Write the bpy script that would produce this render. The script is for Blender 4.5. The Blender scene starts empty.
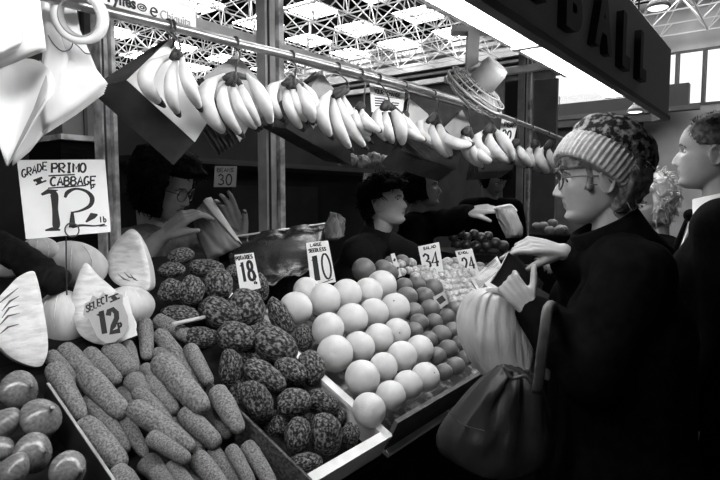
import bpy, bmesh, math, random
import numpy as np
from mathutils import Vector as V, Matrix as M, noise as mn
random.seed(7)
sc = bpy.context.scene
C = sc.collection
R = math.radians

# ------------------------------------------------ camera
F = 560.0                      # focal length in pixels at 720 wide (28 mm lens)
AZ = R(37.5)                   # the stall runs along +X, the camera looks 37.5 degrees into it
PITCH = -math.atan(43 / 560)
CAM = V((0, 0, 1.55))
FW = V((math.cos(AZ) * math.cos(PITCH), math.sin(AZ) * math.cos(PITCH), math.sin(PITCH)))
RT = V((math.sin(AZ), -math.cos(AZ), 0))
UP = RT.cross(FW)
cd = bpy.data.cameras.new('camera'); cam = bpy.data.objects.new('camera', cd); C.objects.link(cam)
cd.sensor_width = 36; cd.lens = 28; cd.clip_end = 200; cd.clip_start = 0.02
cam.location = CAM
cam.rotation_euler = M((RT, UP, -FW)).transposed().to_euler()
sc.camera = cam

# ------------------------------------------------ light and exposure
w = bpy.data.worlds.new('hall_air'); sc.world = w; w.use_nodes = True
bg = w.node_tree.nodes['Background']; bg.inputs[0].default_value = (.5, .5, .5, 1); bg.inputs[1].default_value = 0.09
TUBE_POWER = 31.0              # the fluorescent tubes under the fascia
SKY_POWER = 13.0                # roof lights
vs = sc.view_settings
sc.display_settings.display_device = 'sRGB'
vs.view_transform = 'Standard'; vs.look = 'None'; vs.gamma = 1.0; vs.use_curve_mapping = False
vs.exposure = 0.0
# ------------------------------------------------ placing: a sight line met with a real surface
def ray(x, y): return FW + RT * ((x - 360) / F) - UP * ((y - 240) / F)
def at(x, y, d): return CAM + ray(x, y) * d
def on(x, y, p, n):
    r = ray(x, y); return CAM + r * ((V(p) - CAM).dot(n) / r.dot(n))
def onX(x, y, X): return on(x, y, (X, 0, 0), V((1, 0, 0)))
def onY(x, y, Y): return on(x, y, (0, Y, 0), V((0, 1, 0)))
def onZ(x, y, Z): return on(x, y, (0, 0, Z), V((0, 0, 1)))
def depth(p): return (V(p) - CAM).dot(FW)
SA = R(26)                                            # the display board slopes 26 degrees up to the back
SN = V((0, -math.sin(SA), math.cos(SA))); SU = V((0, math.cos(SA), math.sin(SA)))
SF = V((1.065, 0.757, 0.98))                          # its front lip
def S(x, y, h=0): return on(x, y, SF + SN * h, SN)
def sp(X, s, h=0): return V((X, SF.y, SF.z)) + SU * s + SN * h

# ------------------------------------------------ materials (the photograph is black and white)
def g3(v): return (v, v, v, 1)
def mat(name, v, rough=.6, v2=None, scale=30, lo=.4, hi=.6, bump=0, bscale=None, spec=.5, detail=4, emit=0, trans=0, stretch=None):
    m = bpy.data.materials.new(name); m.use_nodes = True
    nt = m.node_tree; b = nt.nodes['Principled BSDF']
    b.inputs['Base Color'].default_value = g3(v); b.inputs['Roughness'].default_value = rough
    b.inputs['Specular IOR Level'].default_value = spec
    if trans: b.inputs['Transmission Weight'].default_value = trans
    if emit:
        b.inputs['Emission Color'].default_value = g3(1); b.inputs['Emission Strength'].default_value = emit
    tc = None
    def coord():
        t = nt.nodes.new('ShaderNodeTexCoord'); mp = nt.nodes.new('ShaderNodeMapping')
        nt.links.new(t.outputs['Object'], mp.inputs[0])
        if stretch: mp.inputs['Scale'].default_value = stretch
        return mp
    if v2 is not None:
        mp = coord(); n = nt.nodes.new('ShaderNodeTexNoise'); n.inputs['Scale'].default_value = scale; n.inputs['Detail'].default_value = detail
        r = nt.nodes.new('ShaderNodeValToRGB'); r.color_ramp.elements[0].position = lo; r.color_ramp.elements[1].position = hi
        r.color_ramp.elements[0].color = g3(v); r.color_ramp.elements[1].color = g3(v2)
        nt.links.new(mp.outputs[0], n.inputs['Vector']); nt.links.new(n.outputs['Fac'], r.inputs[0]); nt.links.new(r.outputs[0], b.inputs['Base Color'])
    if bump:
        mp = coord(); n = nt.nodes.new('ShaderNodeTexNoise'); n.inputs['Scale'].default_value = bscale or scale; n.inputs['Detail'].default_value = 5
        bp = nt.nodes.new('ShaderNodeBump'); bp.inputs['Strength'].default_value = bump; bp.inputs['Distance'].default_value = .004
        nt.links.new(mp.outputs[0], n.inputs['Vector']); nt.links.new(n.outputs['Fac'], bp.inputs['Height']); nt.links.new(bp.outputs[0], b.inputs['Normal'])
    return m
def emat(name, s, v=1.0):
    m = bpy.data.materials.new(name); m.use_nodes = True; nt = m.node_tree; nt.nodes.clear()
    e = nt.nodes.new('ShaderNodeEmission'); o = nt.nodes.new('ShaderNodeOutputMaterial')
    e.inputs[0].default_value = g3(v); e.inputs[1].default_value = s; nt.links.new(e.outputs[0], o.inputs[0]); return m

# ------------------------------------------------ objects
def thing(name, label, cat, loc=(0, 0, 0), group=None):
    o = bpy.data.objects.new(name, None); C.objects.link(o); o.location = loc; o.empty_display_size = .05
    return tag(o, label, cat, group)
def tag(o, label, cat, group=None):
    o['label'] = label; o['category'] = cat
    if group: o['group'] = group
    return o
def mesh_of(name, bm, m, smooth=True):
    me = bpy.data.meshes.new(name); bmesh.ops.recalc_face_normals(bm, faces=bm.faces[:]); bm.to_mesh(me); bm.free()
    for mm in (m if isinstance(m, (list, tuple)) else [m]): me.materials.append(mm)
    if smooth: me.polygons.foreach_set('use_smooth', [True] * len(me.polygons))
    return me
def centre(me):
    n = len(me.vertices); a = np.empty(n * 3, np.float32); me.vertices.foreach_get('co', a); a = a.reshape(-1, 3)
    c = (a.min(0) + a.max(0)) / 2; c[2] = a[:, 2].min(); a -= c; me.vertices.foreach_set('co', a.ravel()); me.update(); return V(c.tolist())
def obj(name, bm, m, parent=None, smooth=True):
    """link a mesh (built in world space) as one object, its origin at its own foot"""
    me = bm if isinstance(bm, bpy.types.Mesh) else mesh_of(name, bm, m, smooth)
    o = bpy.data.objects.new(name, me); C.objects.link(o)
    c = centre(me); o.location = c
    if parent:
        o.parent = parent; base = V((0, 0, 0)); p = parent
        while p: base += p.location; p = p.parent
        o.location = c - base
    return o
def struct(name, bm, m, smooth=False):
    o = obj(name, bm, m, None, smooth); o['kind'] = 'structure'; return o
def B(): return bmesh.new()
def box(bm, lo, hi, mt=None):
    x0, y0, z0 = lo; x1, y1, z1 = hi
    vs_ = [bm.verts.new(p) for p in ((x0, y0, z0), (x1, y0, z0), (x1, y1, z0), (x0, y1, z0), (x0, y0, z1), (x1, y0, z1), (x1, y1, z1), (x0, y1, z1))]
    for f in ((0, 3, 2, 1), (4, 5, 6, 7), (0, 1, 5, 4), (1, 2, 6, 5), (2, 3, 7, 6), (3, 0, 4, 7)): bm.faces.new([vs_[i] for i in f])
    return bm
def obox(bm, o, a, b, c):
    """box from corner o with edge vectors a, b, c"""
    o, a, b, c = V(o), V(a), V(b), V(c)
    v = [bm.verts.new(p) for p in (o, o + a, o + a + b, o + b, o + c, o + a + c, o + a + b + c, o + b + c)]
    for f in ((0, 3, 2, 1), (4, 5, 6, 7), (0, 1, 5, 4), (1, 2, 6, 5), (2, 3, 7, 6), (3, 0, 4, 7)): bm.faces.new([v[i] for i in f])
    return bm
def prism(bm, pts, n):
    """polygon pts pushed by vector n"""
    a = [bm.verts.new(p) for p in pts]; b = [bm.verts.new(V(p) + V(n)) for p in pts]
    bm.faces.new(a); bm.faces.new(b[::-1]); k = len(a)
    for i in range(k): bm.faces.new((a[i], a[(i + 1) % k], b[(i + 1) % k], b[i]))
    return bm
def tube(bm, pts, rad, n=10, cap=True, flat=None):
    """swept tube; rad a number or a list; flat=(vector, factor) squashes the section along a vector"""
    pts = [V(p) for p in pts]; k = len(pts); rad = [rad] * k if not isinstance(rad, (list, tuple)) else rad
    rings = []; u = None
    for i, p in enumerate(pts):
        t = (pts[min(i + 1, k - 1)] - pts[max(i - 1, 0)])
        t = t.normalized() if t.length > 1e-9 else V((0, 0, 1))
        if u is None: u = t.orthogonal().normalized()
        else:
            u = u - t * u.dot(t); u = u.normalized() if u.length > 1e-6 else t.orthogonal().normalized()
        w_ = t.cross(u); ring = []
        for j in range(n):
            a = 2 * math.pi * j / n; d = (u * math.cos(a) + w_ * math.sin(a)) * rad[i]
            if flat: fv = V(flat[0]).normalized(); d -= fv * d.dot(fv) * (1 - flat[1])
            ring.append(bm.verts.new(p + d))
        rings.append(ring)
    for a, b in zip(rings, rings[1:]):
        for j in range(n): bm.faces.new((a[j], a[(j + 1) % n], b[(j + 1) % n], b[j]))
    if cap: bm.faces.new(rings[0][::-1]); bm.faces.new(rings[-1])
    return bm
def ell(bm, c, r, rot=None, u=16, v=10):
    r = (r, r, r) if not isinstance(r, (list, tuple)) else r
    mt = M.Translation(V(c)) @ (rot.to_4x4() if rot else M.Identity(4)) @ M.Diagonal((*r, 1))
    bmesh.ops.create_uvsphere(bm, u_segments=u, v_segments=v, radius=1, matrix=mt); return bm
def curve(pts, k=8):
    """Catmull-Rom through the points"""
    P = [V(p) for p in pts]; P = [P[0] * 2 - P[1]] + P + [P[-1] * 2 - P[-2]]; out = []
    for i in range(1, len(P) - 2):
        a, b, c, d = P[i - 1:i + 3]
        for s in range(k):
            t = s / k; out.append(.5 * ((2 * b) + (c - a) * t + (2 * a - 5 * b + 4 * c - d) * t * t + (3 * b - a - 3 * c + d) * t ** 3))
    return out + [P[-2]]
def grid(bm, rows):
    vr = [[bm.verts.new(p) for p in r] for r in rows]
    for a, b in zip(vr, vr[1:]):
        for i in range(len(a) - 1): bm.faces.new((a[i], a[i + 1], b[i + 1], b[i]))
    return bm
def thick(me_obj, t):
    md = me_obj.modifiers.new('s', 'SOLIDIFY'); md.thickness = t; md.offset = 0; return me_obj
def sheet(name, bm, m, t, parent=None):
    return thick(obj(name, bm, m, parent), t)
def lathe(bm, c, axis, prof, n=24, fn=None):
    """prof = [(distance along axis, radius)]"""
    ax = V(axis).normalized(); u = ax.orthogonal().normalized(); w_ = ax.cross(u); rings = []
    for h, r in prof:
        ring = []
        for j in range(n):
            a = 2 * math.pi * j / n; k = fn(a, h) if fn else 1
            ring.append(bm.verts.new(V(c) + ax * h + (u * math.cos(a) + w_ * math.sin(a)) * r * k))
        rings.append(ring)
    for a, b in zip(rings, rings[1:]):
        for j in range(n): bm.faces.new((a[j], a[(j + 1) % n], b[(j + 1) % n], b[j]))
    bm.faces.new(rings[0][::-1]); bm.faces.new(rings[-1]); return bm
def nz(p, s, seed=0): return mn.noise(V(p) * s + V((seed * 7.3, seed * 3.1, seed * 1.7)))
ORD = ['first', 'second', 'third', 'fourth', 'fifth', 'sixth', 'seventh', 'eighth', 'ninth', 'tenth', 'eleventh', 'twelfth', 'thirteenth',
       'fourteenth', 'fifteenth', 'sixteenth', 'seventeenth', 'eighteenth', 'nineteenth', 'twentieth', 'twenty-first', 'twenty-second']

# ------------------------------------------------ handwriting in strokes, unit boxes
def arc(cx, cy, rx, ry, a0, a1, n=10): return [(cx + rx * math.cos(R(a0 + (a1 - a0) * i / n)), cy + ry * math.sin(R(a0 + (a1 - a0) * i / n))) for i in range(n + 1)]
GL = {
 'A': [[(0, 0), (.5, 1), (1, 0)], [(.2, .4), (.8, .4)]], 'B': [[(0, 0), (0, 1)], [(0, 1), (.6, 1), (.85, .78), (.6, .54), (0, .54), (.7, .54), (1, .28), (.7, 0), (0, 0)]],
 'C': [arc(.55, .5, .55, .5, 50, 310)], 'D': [[(0, 0), (0, 1), (.5, 1), (1, .5), (.5, 0), (0, 0)]], 'E': [[(1, 0), (0, 0), (0, 1), (1, 1)], [(0, .5), (.8, .5)]],
 'F': [[(0, 0), (0, 1), (1, 1)], [(0, .5), (.8, .5)]], 'G': [arc(.5, .5, .5, .5, 50, 340) + [(.6, .4)]], 'H': [[(0, 0), (0, 1)], [(1, 0), (1, 1)], [(0, .5), (1, .5)]], 'I': [[(.5, 0), (.5, 1)], [(.2, 1), (.8, 1)], [(.2, 0), (.8, 0)]],
 'J': [[(.8, 1), (.8, .2), (.5, 0), (.1, .2)]], 'L': [[(0, 1), (0, 0), (.9, 0)]], 'M': [[(0, 0), (0, 1), (.5, .4), (1, 1), (1, 0)]], 'N': [[(0, 0), (0, 1), (1, 0), (1, 1)]],
 'O': [arc(.5, .5, .5, .5, 90, 450, 14)], 'P': [[(0, 0), (0, 1), (.7, 1), (1, .75), (.7, .5), (0, .5)]], 'R': [[(0, 0), (0, 1), (.7, 1), (1, .75), (.7, .5), (0, .5), (1, 0)]],
 'S': [[(1, .85), (.6, 1), (.1, .85), (.2, .6), (.8, .42), (.95, .18), (.5, 0), (0, .12)]], 'T': [[(.5, 0), (.5, 1)], [(0, 1), (1, 1)]], 'U': [[(0, 1), (0, .25), (.5, 0), (1, .25), (1, 1)]],
 'Y': [[(0, 1), (.5, .5), (1, 1)], [(.5, .5), (.5, 0)]], 'W': [[(0, 1), (.25, 0), (.5, .7), (.75, 0), (1, 1)]],
 '0': [arc(.5, .5, .45, .5, 90, 450, 18)], '1': [[(.25, .8), (.55, 1), (.55, 0)]], '2': [[(.05, .75), (.2, .95), (.55, 1), (.85, .82), (.8, .58), (.35, .25), (.05, 0), (.95, .02)]],
 '3': [[(.05, .85), (.4, 1), (.8, .85), (.75, .62), (.4, .52), (.85, .4), (.9, .15), (.5, 0), (.05, .12)]], '4': [[(.7, 0), (.7, 1), (.0, .3), (1, .3)]],
 '8': [arc(.5, .76, .36, .24, 270, 630, 14), arc(.5, .26, .45, .26, 90, 450, 14)], 'p': [[(0, -.4), (0, .6)], arc(.35, .3, .35, .3, 90, 450, 8)], 'l': [[(.3, 1), (.3, 0)]],
 'b': [[(0, 1), (0, 0)], arc(.35, .3, .35, .3, 90, 450, 8)], '/': [[(0, 0), (1, 1)]], ' ': [], '-': [[(0, .5), (1, .5)]]}
def text_strokes(s, u0, v0, cw, ch, wd, gap=.25, slant=0.0, rise=0.0):
    out = []; u = u0; v = v0
    for ch_ in s:
        for st in GL.get(ch_, []): out.append(([(u + x * cw + y * slant * ch, v + y * ch) for x, y in st], wd))
        u += cw * (1 + gap); v += rise
    return out
def ribbon(bm, q, pts, wd, n, asp=1.0):
    """a painted stroke on the quad q (TL, TR, BR, BL), uv from the lower left, width wd in v units"""
    def P(u, v): return (q[3] * (1 - u) + q[2] * u) * (1 - v) + (q[0] * (1 - u) + q[1] * u) * v
    hgt = (q[0] - q[3]).length; k = len(pts); W = P(*pts[0]); pp = [P(*a) for a in pts]; L = []; Rr = []
    ws = list(wd) if isinstance(wd, (list, tuple)) else [wd] * k
    if k >= 4 and isinstance(wd, (list, tuple)):
        cv = curve(pp, 5); wv = [w_.x for w_ in curve([V((a, i, 0)) for i, a in enumerate(ws)], 5)]; pp, ws, k = cv, wv, len(cv)
    for i in range(k):
        t = (pp[min(i + 1, k - 1)] - pp[max(i - 1, 0)]).normalized(); s = n.cross(t) * (ws[i] * hgt / 2)
        L.append(pp[i] + s); Rr.append(pp[i] - s)
    pts_ = [[a + n * .0008, b + n * .0008] for a, b in zip(L, Rr)]
    vr = [[bm.verts.new(p) for p in r] for r in pts_]; lo = [[bm.verts.new(p - n * .0006) for p in r] for r in pts_]
    for i in range(k - 1):
        bm.faces.new((vr[i][0], vr[i][1], vr[i + 1][1], vr[i + 1][0]))
        bm.faces.new((lo[i][0], lo[i + 1][0], lo[i + 1][1], lo[i][1]))
        bm.faces.new((vr[i][0], vr[i + 1][0], lo[i + 1][0], lo[i][0])); bm.faces.new((vr[i][1], lo[i][1], lo[i + 1][1], vr[i + 1][1]))
    return bm
def card(name, label, cat, px, d, m, strokes, group=None, lean=15, t=.003, outline=None, inkm=None, turn=0):
    """a price card: four sight-line corners (TL, TR, BR, BL) on one plane that leans back by `lean` degrees"""
    cx = sum(p[0] for p in px) / 4; cy = sum(p[1] for p in px) / 4
    c = at(cx, cy, d); v = (CAM - c); v.z = 0; v.normalize(); v = M.Rotation(R(turn), 3, 'Z') @ v
    n = (v * math.cos(R(lean)) + V((0, 0, 1)) * math.sin(R(lean))).normalized()
    q = [on(x, y, c, n) for x, y in px]
    root = thing(name, label, cat, (q[3] + q[2]) / 2, group)
    pts = q
    if outline: 
        def P(u, v_): return (q[3] * (1 - u) + q[2] * u) * (1 - v_) + (q[0] * (1 - u) + q[1] * u) * v_
        pts = [P(*a) for a in outline]
    obj('board', prism(B(), pts, -n * t), m, root, False)
    if strokes:
        bm = B()
        for st, wd in strokes: ribbon(bm, q, st, wd, n)
        obj('lettering', bm, inkm or INK, root, False)
    return root, q, n
def font(s, size, extr=0.0, bold=0.0):
    c = bpy.data.curves.new('t', 'FONT'); c.body = s; c.size = size; c.extrude = extr; c.offset = bold; c.resolution_u = 3
    o = bpy.data.objects.new('t', c); C.objects.link(o); dg = bpy.context.evaluated_depsgraph_get(); dg.update()
    me = bpy.data.meshes.new_from_object(o.evaluated_get(dg)); bpy.data.objects.remove(o); bpy.data.curves.remove(c)
    bm = B(); bm.from_mesh(me); bpy.data.meshes.remove(me); return bm

# ------------------------------------------------ materials in use
INK = mat('ink', .012, .7)
CARD = mat('white_card', .9, .6, .84, 8)
CARD_G = mat('grey_card', .42, .6, .36, 10)
STEEL = mat('rail_steel', .42, .3, .3, 40, spec=.6)
STEEL.node_tree.nodes['Principled BSDF'].inputs['Metallic'].default_value = .85
DARKSTEEL = mat('dark_steel', .05, .45)
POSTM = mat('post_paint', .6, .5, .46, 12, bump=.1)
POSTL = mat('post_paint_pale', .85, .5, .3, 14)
WOOD_D = mat('dark_wood', .006, .85, .012, 14, spec=.1, bump=.3, stretch=(1, 8, 8))
BLACKCLOTH = mat('black_cloth', .008, .9, .014, 60, spec=.1)
PAPER = mat('white_paper', .82, .7, .74, 6, bump=.15, bscale=9)
PAPER_G = mat('grey_paper', .34, .7, .26, 9, bump=.2, bscale=10)
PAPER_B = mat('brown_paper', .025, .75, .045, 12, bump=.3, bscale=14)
PLASTIC_W = mat('white_tray', .8, .4, .68, 20)
BOARD_G = mat('grey_board', .22, .7, .17, 10)
# ================================================ the market hall
X_FAR, Y_FAR, ROOF = 17.0, 19.5, 6.5
struct('floor', box(B(), (-4, -5, -.1), (X_FAR, Y_FAR, 0)), mat('concrete', .05, .7, .09, 2))
WALLM = mat('hall_wall', .34, .8, .29, 1.5)
DARKW = mat('hall_dark', .008, .9, spec=0)
# far wall across the end of the stall, with its strip windows
bm = B()
wz0 = onX(696, 103, X_FAR).z; wz1 = onX(696, 51, X_FAR).z
box(bm, (X_FAR, -5, 0), (X_FAR + .2, Y_FAR, wz0)); box(bm, (X_FAR, -5, wz1), (X_FAR + .2, Y_FAR, ROOF + .4))
struct('wall_far', bm, WALLM)
bm = B(); 
ys = [onX(x, 100, X_FAR).y for x in (612, 676, 703, 730, 757)]
box(bm, (X_FAR, -5, wz0), (X_FAR + .2, ys[4] - .8, wz1)); box(bm, (X_FAR, ys[0], wz0), (X_FAR + .2, Y_FAR, wz1))
struct('wall_end', bm, DARKW)
PANE = emat('lit_window', 1.15)
for i in range(4):
    y0, y1 = ys[i + 1], ys[i]
    if i == 3: y0 -= .8
    o = struct(f'window_{i+1}', box(B(), (X_FAR + .08, y0 + .05, wz0), (X_FAR + .1, y1 - .05, wz1)), PANE)
    b2 = B(); box(b2, (X_FAR - .02, y0 - .03, wz0), (X_FAR + .12, y0 + .05, wz1)); box(b2, (X_FAR - .02, y0, wz0 - .06), (X_FAR + .12, y1, wz0)); box(b2, (X_FAR - .02, y0, wz1), (X_FAR + .12, y1, wz1 + .05))
    obj('window_frame', b2, DARKSTEEL, o, False)
struct('wall_back', box(B(), (-4, Y_FAR, 0), (X_FAR, Y_FAR + .2, ROOF + .4)), DARKW)
# dark upper band and pale ledges along the far wall
def ledge(k, x0, y0, x1, y1, X, m, t=.12):
    a = onX(x0, y0, X); b = onX(x1, y0, X); c = onX(x0, y1, X)
    struct(f'trim_{k}', box(B(), (X - t, min(a.y, b.y), c.z), (X, max(a.y, b.y), a.z)), m)
PALE = mat('pale_beam', .42, .6, .34, 3); MIDB = mat('mid_beam', .07, .6)
ledge(1, 552, 99, 690, 118, X_FAR - .3, mat('canopy_dark', .03, .6), .3)
ledge(2, 552, 118, 700, 122, X_FAR - .4, MIDB, .3)
ledge(3, 552, 122, 664, 129, X_FAR - .45, DARKSTEEL, .2)
for i, (y0, y1, m) in enumerate([(63, 67, PALE), (69, 71, MIDB), (72.5, 76, PALE), (79, 81, PALE), (84, 91, PALE), (94, 96, MIDB), (99, 103, PALE)]):
    ledge(4 + i, 300, y0, 560, y1, X_FAR - .5, m, .2)
bm = B(); box(bm, (X_FAR - .48, 3.2, .0), (X_FAR - .44, 14, onX(450, 62, X_FAR - .5).z))
struct('wall_right', bm, mat('hall_band', .02, .8, .035, 3))
# bright strip window beyond the second post
a = onX(556, 76, X_FAR - .6); b = onX(632, 97, X_FAR - .6)
struct('window_5', box(B(), (X_FAR - .6, b.y, b.z), (X_FAR - .57, a.y, a.z)), PANE)

# roof: dark deck, a square-on-square space frame and the roof lights
bm = B(); box(bm, (-4, -5, ROOF + .25), (X_FAR, Y_FAR, ROOF + .35)); struct('ceiling', bm, mat('roof_deck', .002, 1, spec=0))
BARM = mat('frame_bars', .5, .5)
GP = 1.07; X0, Y0 = 9.27 - GP * 5 - GP / 2, 10.42 - GP * 11 - GP / 2
def bar(bm, a, b, r=.015):
    a, b = V(a), V(b); t = (b - a).normalized(); u = t.orthogonal().normalized() * r; w_ = t.cross(u)
    va = [bm.verts.new(a + k) for k in (u, w_, -u, -w_)]; vb = [bm.verts.new(b + k) for k in (u, w_, -u, -w_)]
    for j in range(4): bm.faces.new((va[j], va[(j + 1) % 4], vb[(j + 1) % 4], vb[j]))
nx, ny = 13, 22
bm = B(); zt, zb = ROOF, ROOF - .75
for i in range(nx):
    for j in range(ny):
        x, y = X0 + GP * i, Y0 + GP * j
        if x > X_FAR - .2: continue
        bar(bm, (x, y, zt), (x + GP, y, zt)); bar(bm, (x, y, zt), (x, y + GP, zt))
        xb, yb = x + GP / 2, y + GP / 2
        if xb + GP < X_FAR: bar(bm, (xb, yb, zb), (xb + GP, yb, zb), .019)
        bar(bm, (xb, yb, zb), (xb, yb + GP, zb), .019)
        for dx in (0, 1):
            for dy in (0, 1): bar(bm, (xb, yb, zb), (x + GP * dx, y + GP * dy, zt), .015)
struct('ceiling_frame', bm, BARM)
SKY = emat('roof_light_glass', SKY_POWER)
k = 6
for i in range(6):
    for j in range(-5, 7):
        x = 9.27 + 2 * GP * (i - 2); y = 10.42 + 2 * GP * j * .955
        if x > X_FAR - 1: continue
        struct(f'window_{k}', box(B(), (x - .54, y - .5, ROOF + .04), (x + .54, y + .5, ROOF + .06)), SKY); k += 1
# ================================================ the stall
XL, XM, XR = -.6, 1.24, 2.98
t = thing('market_stall', 'dark wooden market stall with a sloping display board', 'stall', (1.3, 1.2, 0))
bm = B(); obox(bm, sp(XL, -.02, -.085), (XM - XL, 0, 0), SU * 1.0, SN * .02); obj('display_board', bm, WOOD_D, t, False)
bm = B(); obox(bm, sp(XM, -.02, -.085), (XR - XM, 0, 0), SU * .62, SN * .02); obj('display_board', bm, WOOD_D, t, False)
bm = B(); box(bm, (XL, .80, .0), (XR, .83, .92)); obj('front_panel', bm, WOOD_D, t, False)
for x0, x1, y in ((XL, XM, 1.60), (XM, XR, 1.27)):
    bm = B(); box(bm, (x0, y, 0), (x1, y + .03, .93 + (y - .8) * .45)); obj('back_panel', bm, WOOD_D, t, False)
for x, y in ((XL, 1.63), (XR - .03, 1.29)):
    b2 = B(); prism(b2, [(x, .80, 0), (x, y, 0), (x, y, .93 + (y - .8) * .45), (x, .80, .9)], (.03, 0, 0)); obj('side_panel', b2, WOOD_D, t, False)

# trays on the slope
def wall(bm, X0, s0, X1, s1, h0, h1, tt):
    """upright tray wall between two points of the slope"""
    a, b = sp(X0, s0, h0), sp(X1, s1, h0); d = (b - a); n = d.cross(SN).normalized() * tt
    obox(bm, a, d, SN * (h1 - h0), n)
tr = thing('potato_tray', 'white moulded tray holding the dirty potatoes', 'tray', sp(.93, 0, -.06))
bm = B(); wall(bm, 1.075, -.015, 1.075, .78, -.062, .0, .014); obj('side_wall', bm, PLASTIC_W, tr, False)
bm = B(); wall(bm, .80, -.015, 1.08, -.015, -.062, .0, -.014); obj('front_wall', bm, PLASTIC_W, tr, False)
bm = B(); wall(bm, .80, -.02, 1.09, -.02, -.006, .004, -.024); wall(bm, 1.068, -.015, 1.068, .78, -.006, .004, .026); obj('rim', bm, PLASTIC_W, tr, False)
bm = B(); obox(bm, sp(.80, 0, -.062), (.27, 0, 0), SU * .78, SN * .006); obj('tray_base', bm, mat('tray_soil', .005, .95, .014, 30, spec=.1), tr, False)
FIB = mat('fibre_board', .03, .95, .085, 130, bump=.8, bscale=160)
bm = B(); wall(bm, .79, -.02, .775, .31, -.06, .02, .006); tag(obj('divider_board', bm, FIB, None, False), 'rough dark fibre board standing between carrots and potatoes', 'divider')
bm = B(); wall(bm, .476, .0, .48, .44, -.06, .01, .005)
dv = tag(obj('divider_board', bm, mat('black_board', .015, .6), None, False), 'thin black panel with a pale edge between onions and carrots', 'divider')
bm = B(); wall(bm, .476, .0, .48, .44, .0101, .0125, .005); obj('pale_edge', bm, PAPER_G, dv, False)['label'] = 'pale top edge'  # paler strip along the top of the black panel
gc = thing('fruit_crate', 'dark wooden crate holding the grapefruit and oranges', 'crate', sp(1.6, 0, -.06))
bm = B(); wall(bm, 1.10, -.015, 2.35, -.005, -.062, .035, -.012); obj('front_board', bm, mat('crate_wood', .07, .7, .04, 20, stretch=(1, 6, 6)), gc, False)
bm = B(); wall(bm, 1.10, -.03, 2.35, -.02, -.064, -.052, -.05); obj('front_ledge', bm, PLASTIC_W, gc, False)['label'] = 'pale ledge strip under the front board'
bm = B(); obox(bm, sp(1.10, 0, -.062), (1.25, 0, 0), SU * .6, SN * .006); obj('crate_base', bm, mat('crate_paper', .05, .8, .3, 30, .5, .62), gc, False)

# posts, the beam behind the rail and the canopy
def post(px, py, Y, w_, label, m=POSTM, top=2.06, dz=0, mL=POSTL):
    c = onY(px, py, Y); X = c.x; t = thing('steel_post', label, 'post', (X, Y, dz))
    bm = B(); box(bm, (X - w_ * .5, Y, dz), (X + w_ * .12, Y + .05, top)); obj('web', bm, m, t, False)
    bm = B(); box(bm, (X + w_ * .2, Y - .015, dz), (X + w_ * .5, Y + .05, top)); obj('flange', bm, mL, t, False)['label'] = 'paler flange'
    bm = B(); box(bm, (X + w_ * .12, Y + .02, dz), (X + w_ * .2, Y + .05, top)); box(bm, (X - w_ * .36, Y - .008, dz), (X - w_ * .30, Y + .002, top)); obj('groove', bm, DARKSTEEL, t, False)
post(274.5, 150, 1.66, .088, 'grey steel post standing behind the hanging bananas beside the 30 sign', top=3.2)
post(526, 150, 1.66, .13, 'grey steel post at the far end of the stall, behind the 20 card', top=2.75)
post(107.5, 90, 1.66, .04, 'narrow pale post behind the white paper bags', m=POSTL, top=2.6)
bm = B(); a = onY(150, 10, 1.68); b = onY(470, 97, 1.68)
obox(bm, (a.x - 1, 1.715, 2.135), (b.x - a.x + 1.2, 0, 0), (0, .03, 0), (0, 0, .055))
tag(obj('cross_beam', bm, POSTM, None, False), 'grey painted beam running behind the banana rail', 'beam')
# canopy joist behind the tube
bm = B(); a = onY(405, 0, .95); b = onY(560, 80, .95)
obox(bm, (a.x - 1.2, .95, 2.19), (3.1 - a.x + 1.2, 0, 0), (0, .045, 0), (0, 0, .05))
cj = tag(obj('canopy_joist', bm, POSTM, None, False), 'grey joist carrying the canopy beside the bright tube', 'beam')
bm = B()
for x, wh in ((3.05, 'only'),):
    tag(obj('cross_arm', box(B(), (x, .56, 2.24), (x + .04, 1.7, 2.275)), POSTM, None, False), 'thin cross arm tying the far end of the fascia back to the beam', 'bracket')

# fascia with raised letters
fa = thing('fascia_sign', 'long dark fascia board over the customers lettered BALL', 'sign', (1.5, .5, 1.92))
FM = mat('fascia_paint', .36, .75, .31, 120, spec=.2)
bm = B(); box(bm, (-2.9, .5, 1.944), (3.16, .515, 2.27)); obj('face_board', bm, FM, fa, False)
bm = B(); box(bm, (-2.9, .488, 1.925), (3.14, .515, 1.945)); obj('lower_edge', bm, mat('fascia_edge', .03, .5), fa, False)
bm = B(); prism(bm, [(3.16, .5, 1.935), (3.25, .56, 1.935), (3.25, .56, 2.27), (3.16, .5, 2.27)], (-.02, .03, 0)); obj('end_board', bm, FM, fa, False)
LBLK = mat('letter_black', .006, .6)
for ch, px, py, hgt in (('M', 528, -52, .17), ('B', 571, -4, .165), ('A', 601, 19, .165), ('L', 623.5, 42, .16), ('L', 640.5, 57, .155)):
    g = font(ch, hgt / .69, .012, .012); c = onY(px, py, .488)
    xs = [v.co.x for v in g.verts]; y_ = [v.co.y for v in g.verts]; ox = (min(xs) + max(xs)) / 2; oy = (min(y_) + max(y_)) / 2
    me = bpy.data.meshes.new('g'); g.to_mesh(me); g.free()
    me.transform(M.Translation(c) @ M.Rotation(R(90), 4, 'X') @ M.Translation((-ox, -oy, 0))); bm = B(); bm.from_mesh(me); bpy.data.meshes.remove(me)
    obj('letter', bm, LBLK, fa, False)['label'] = f'raised black letter {ch}'

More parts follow.
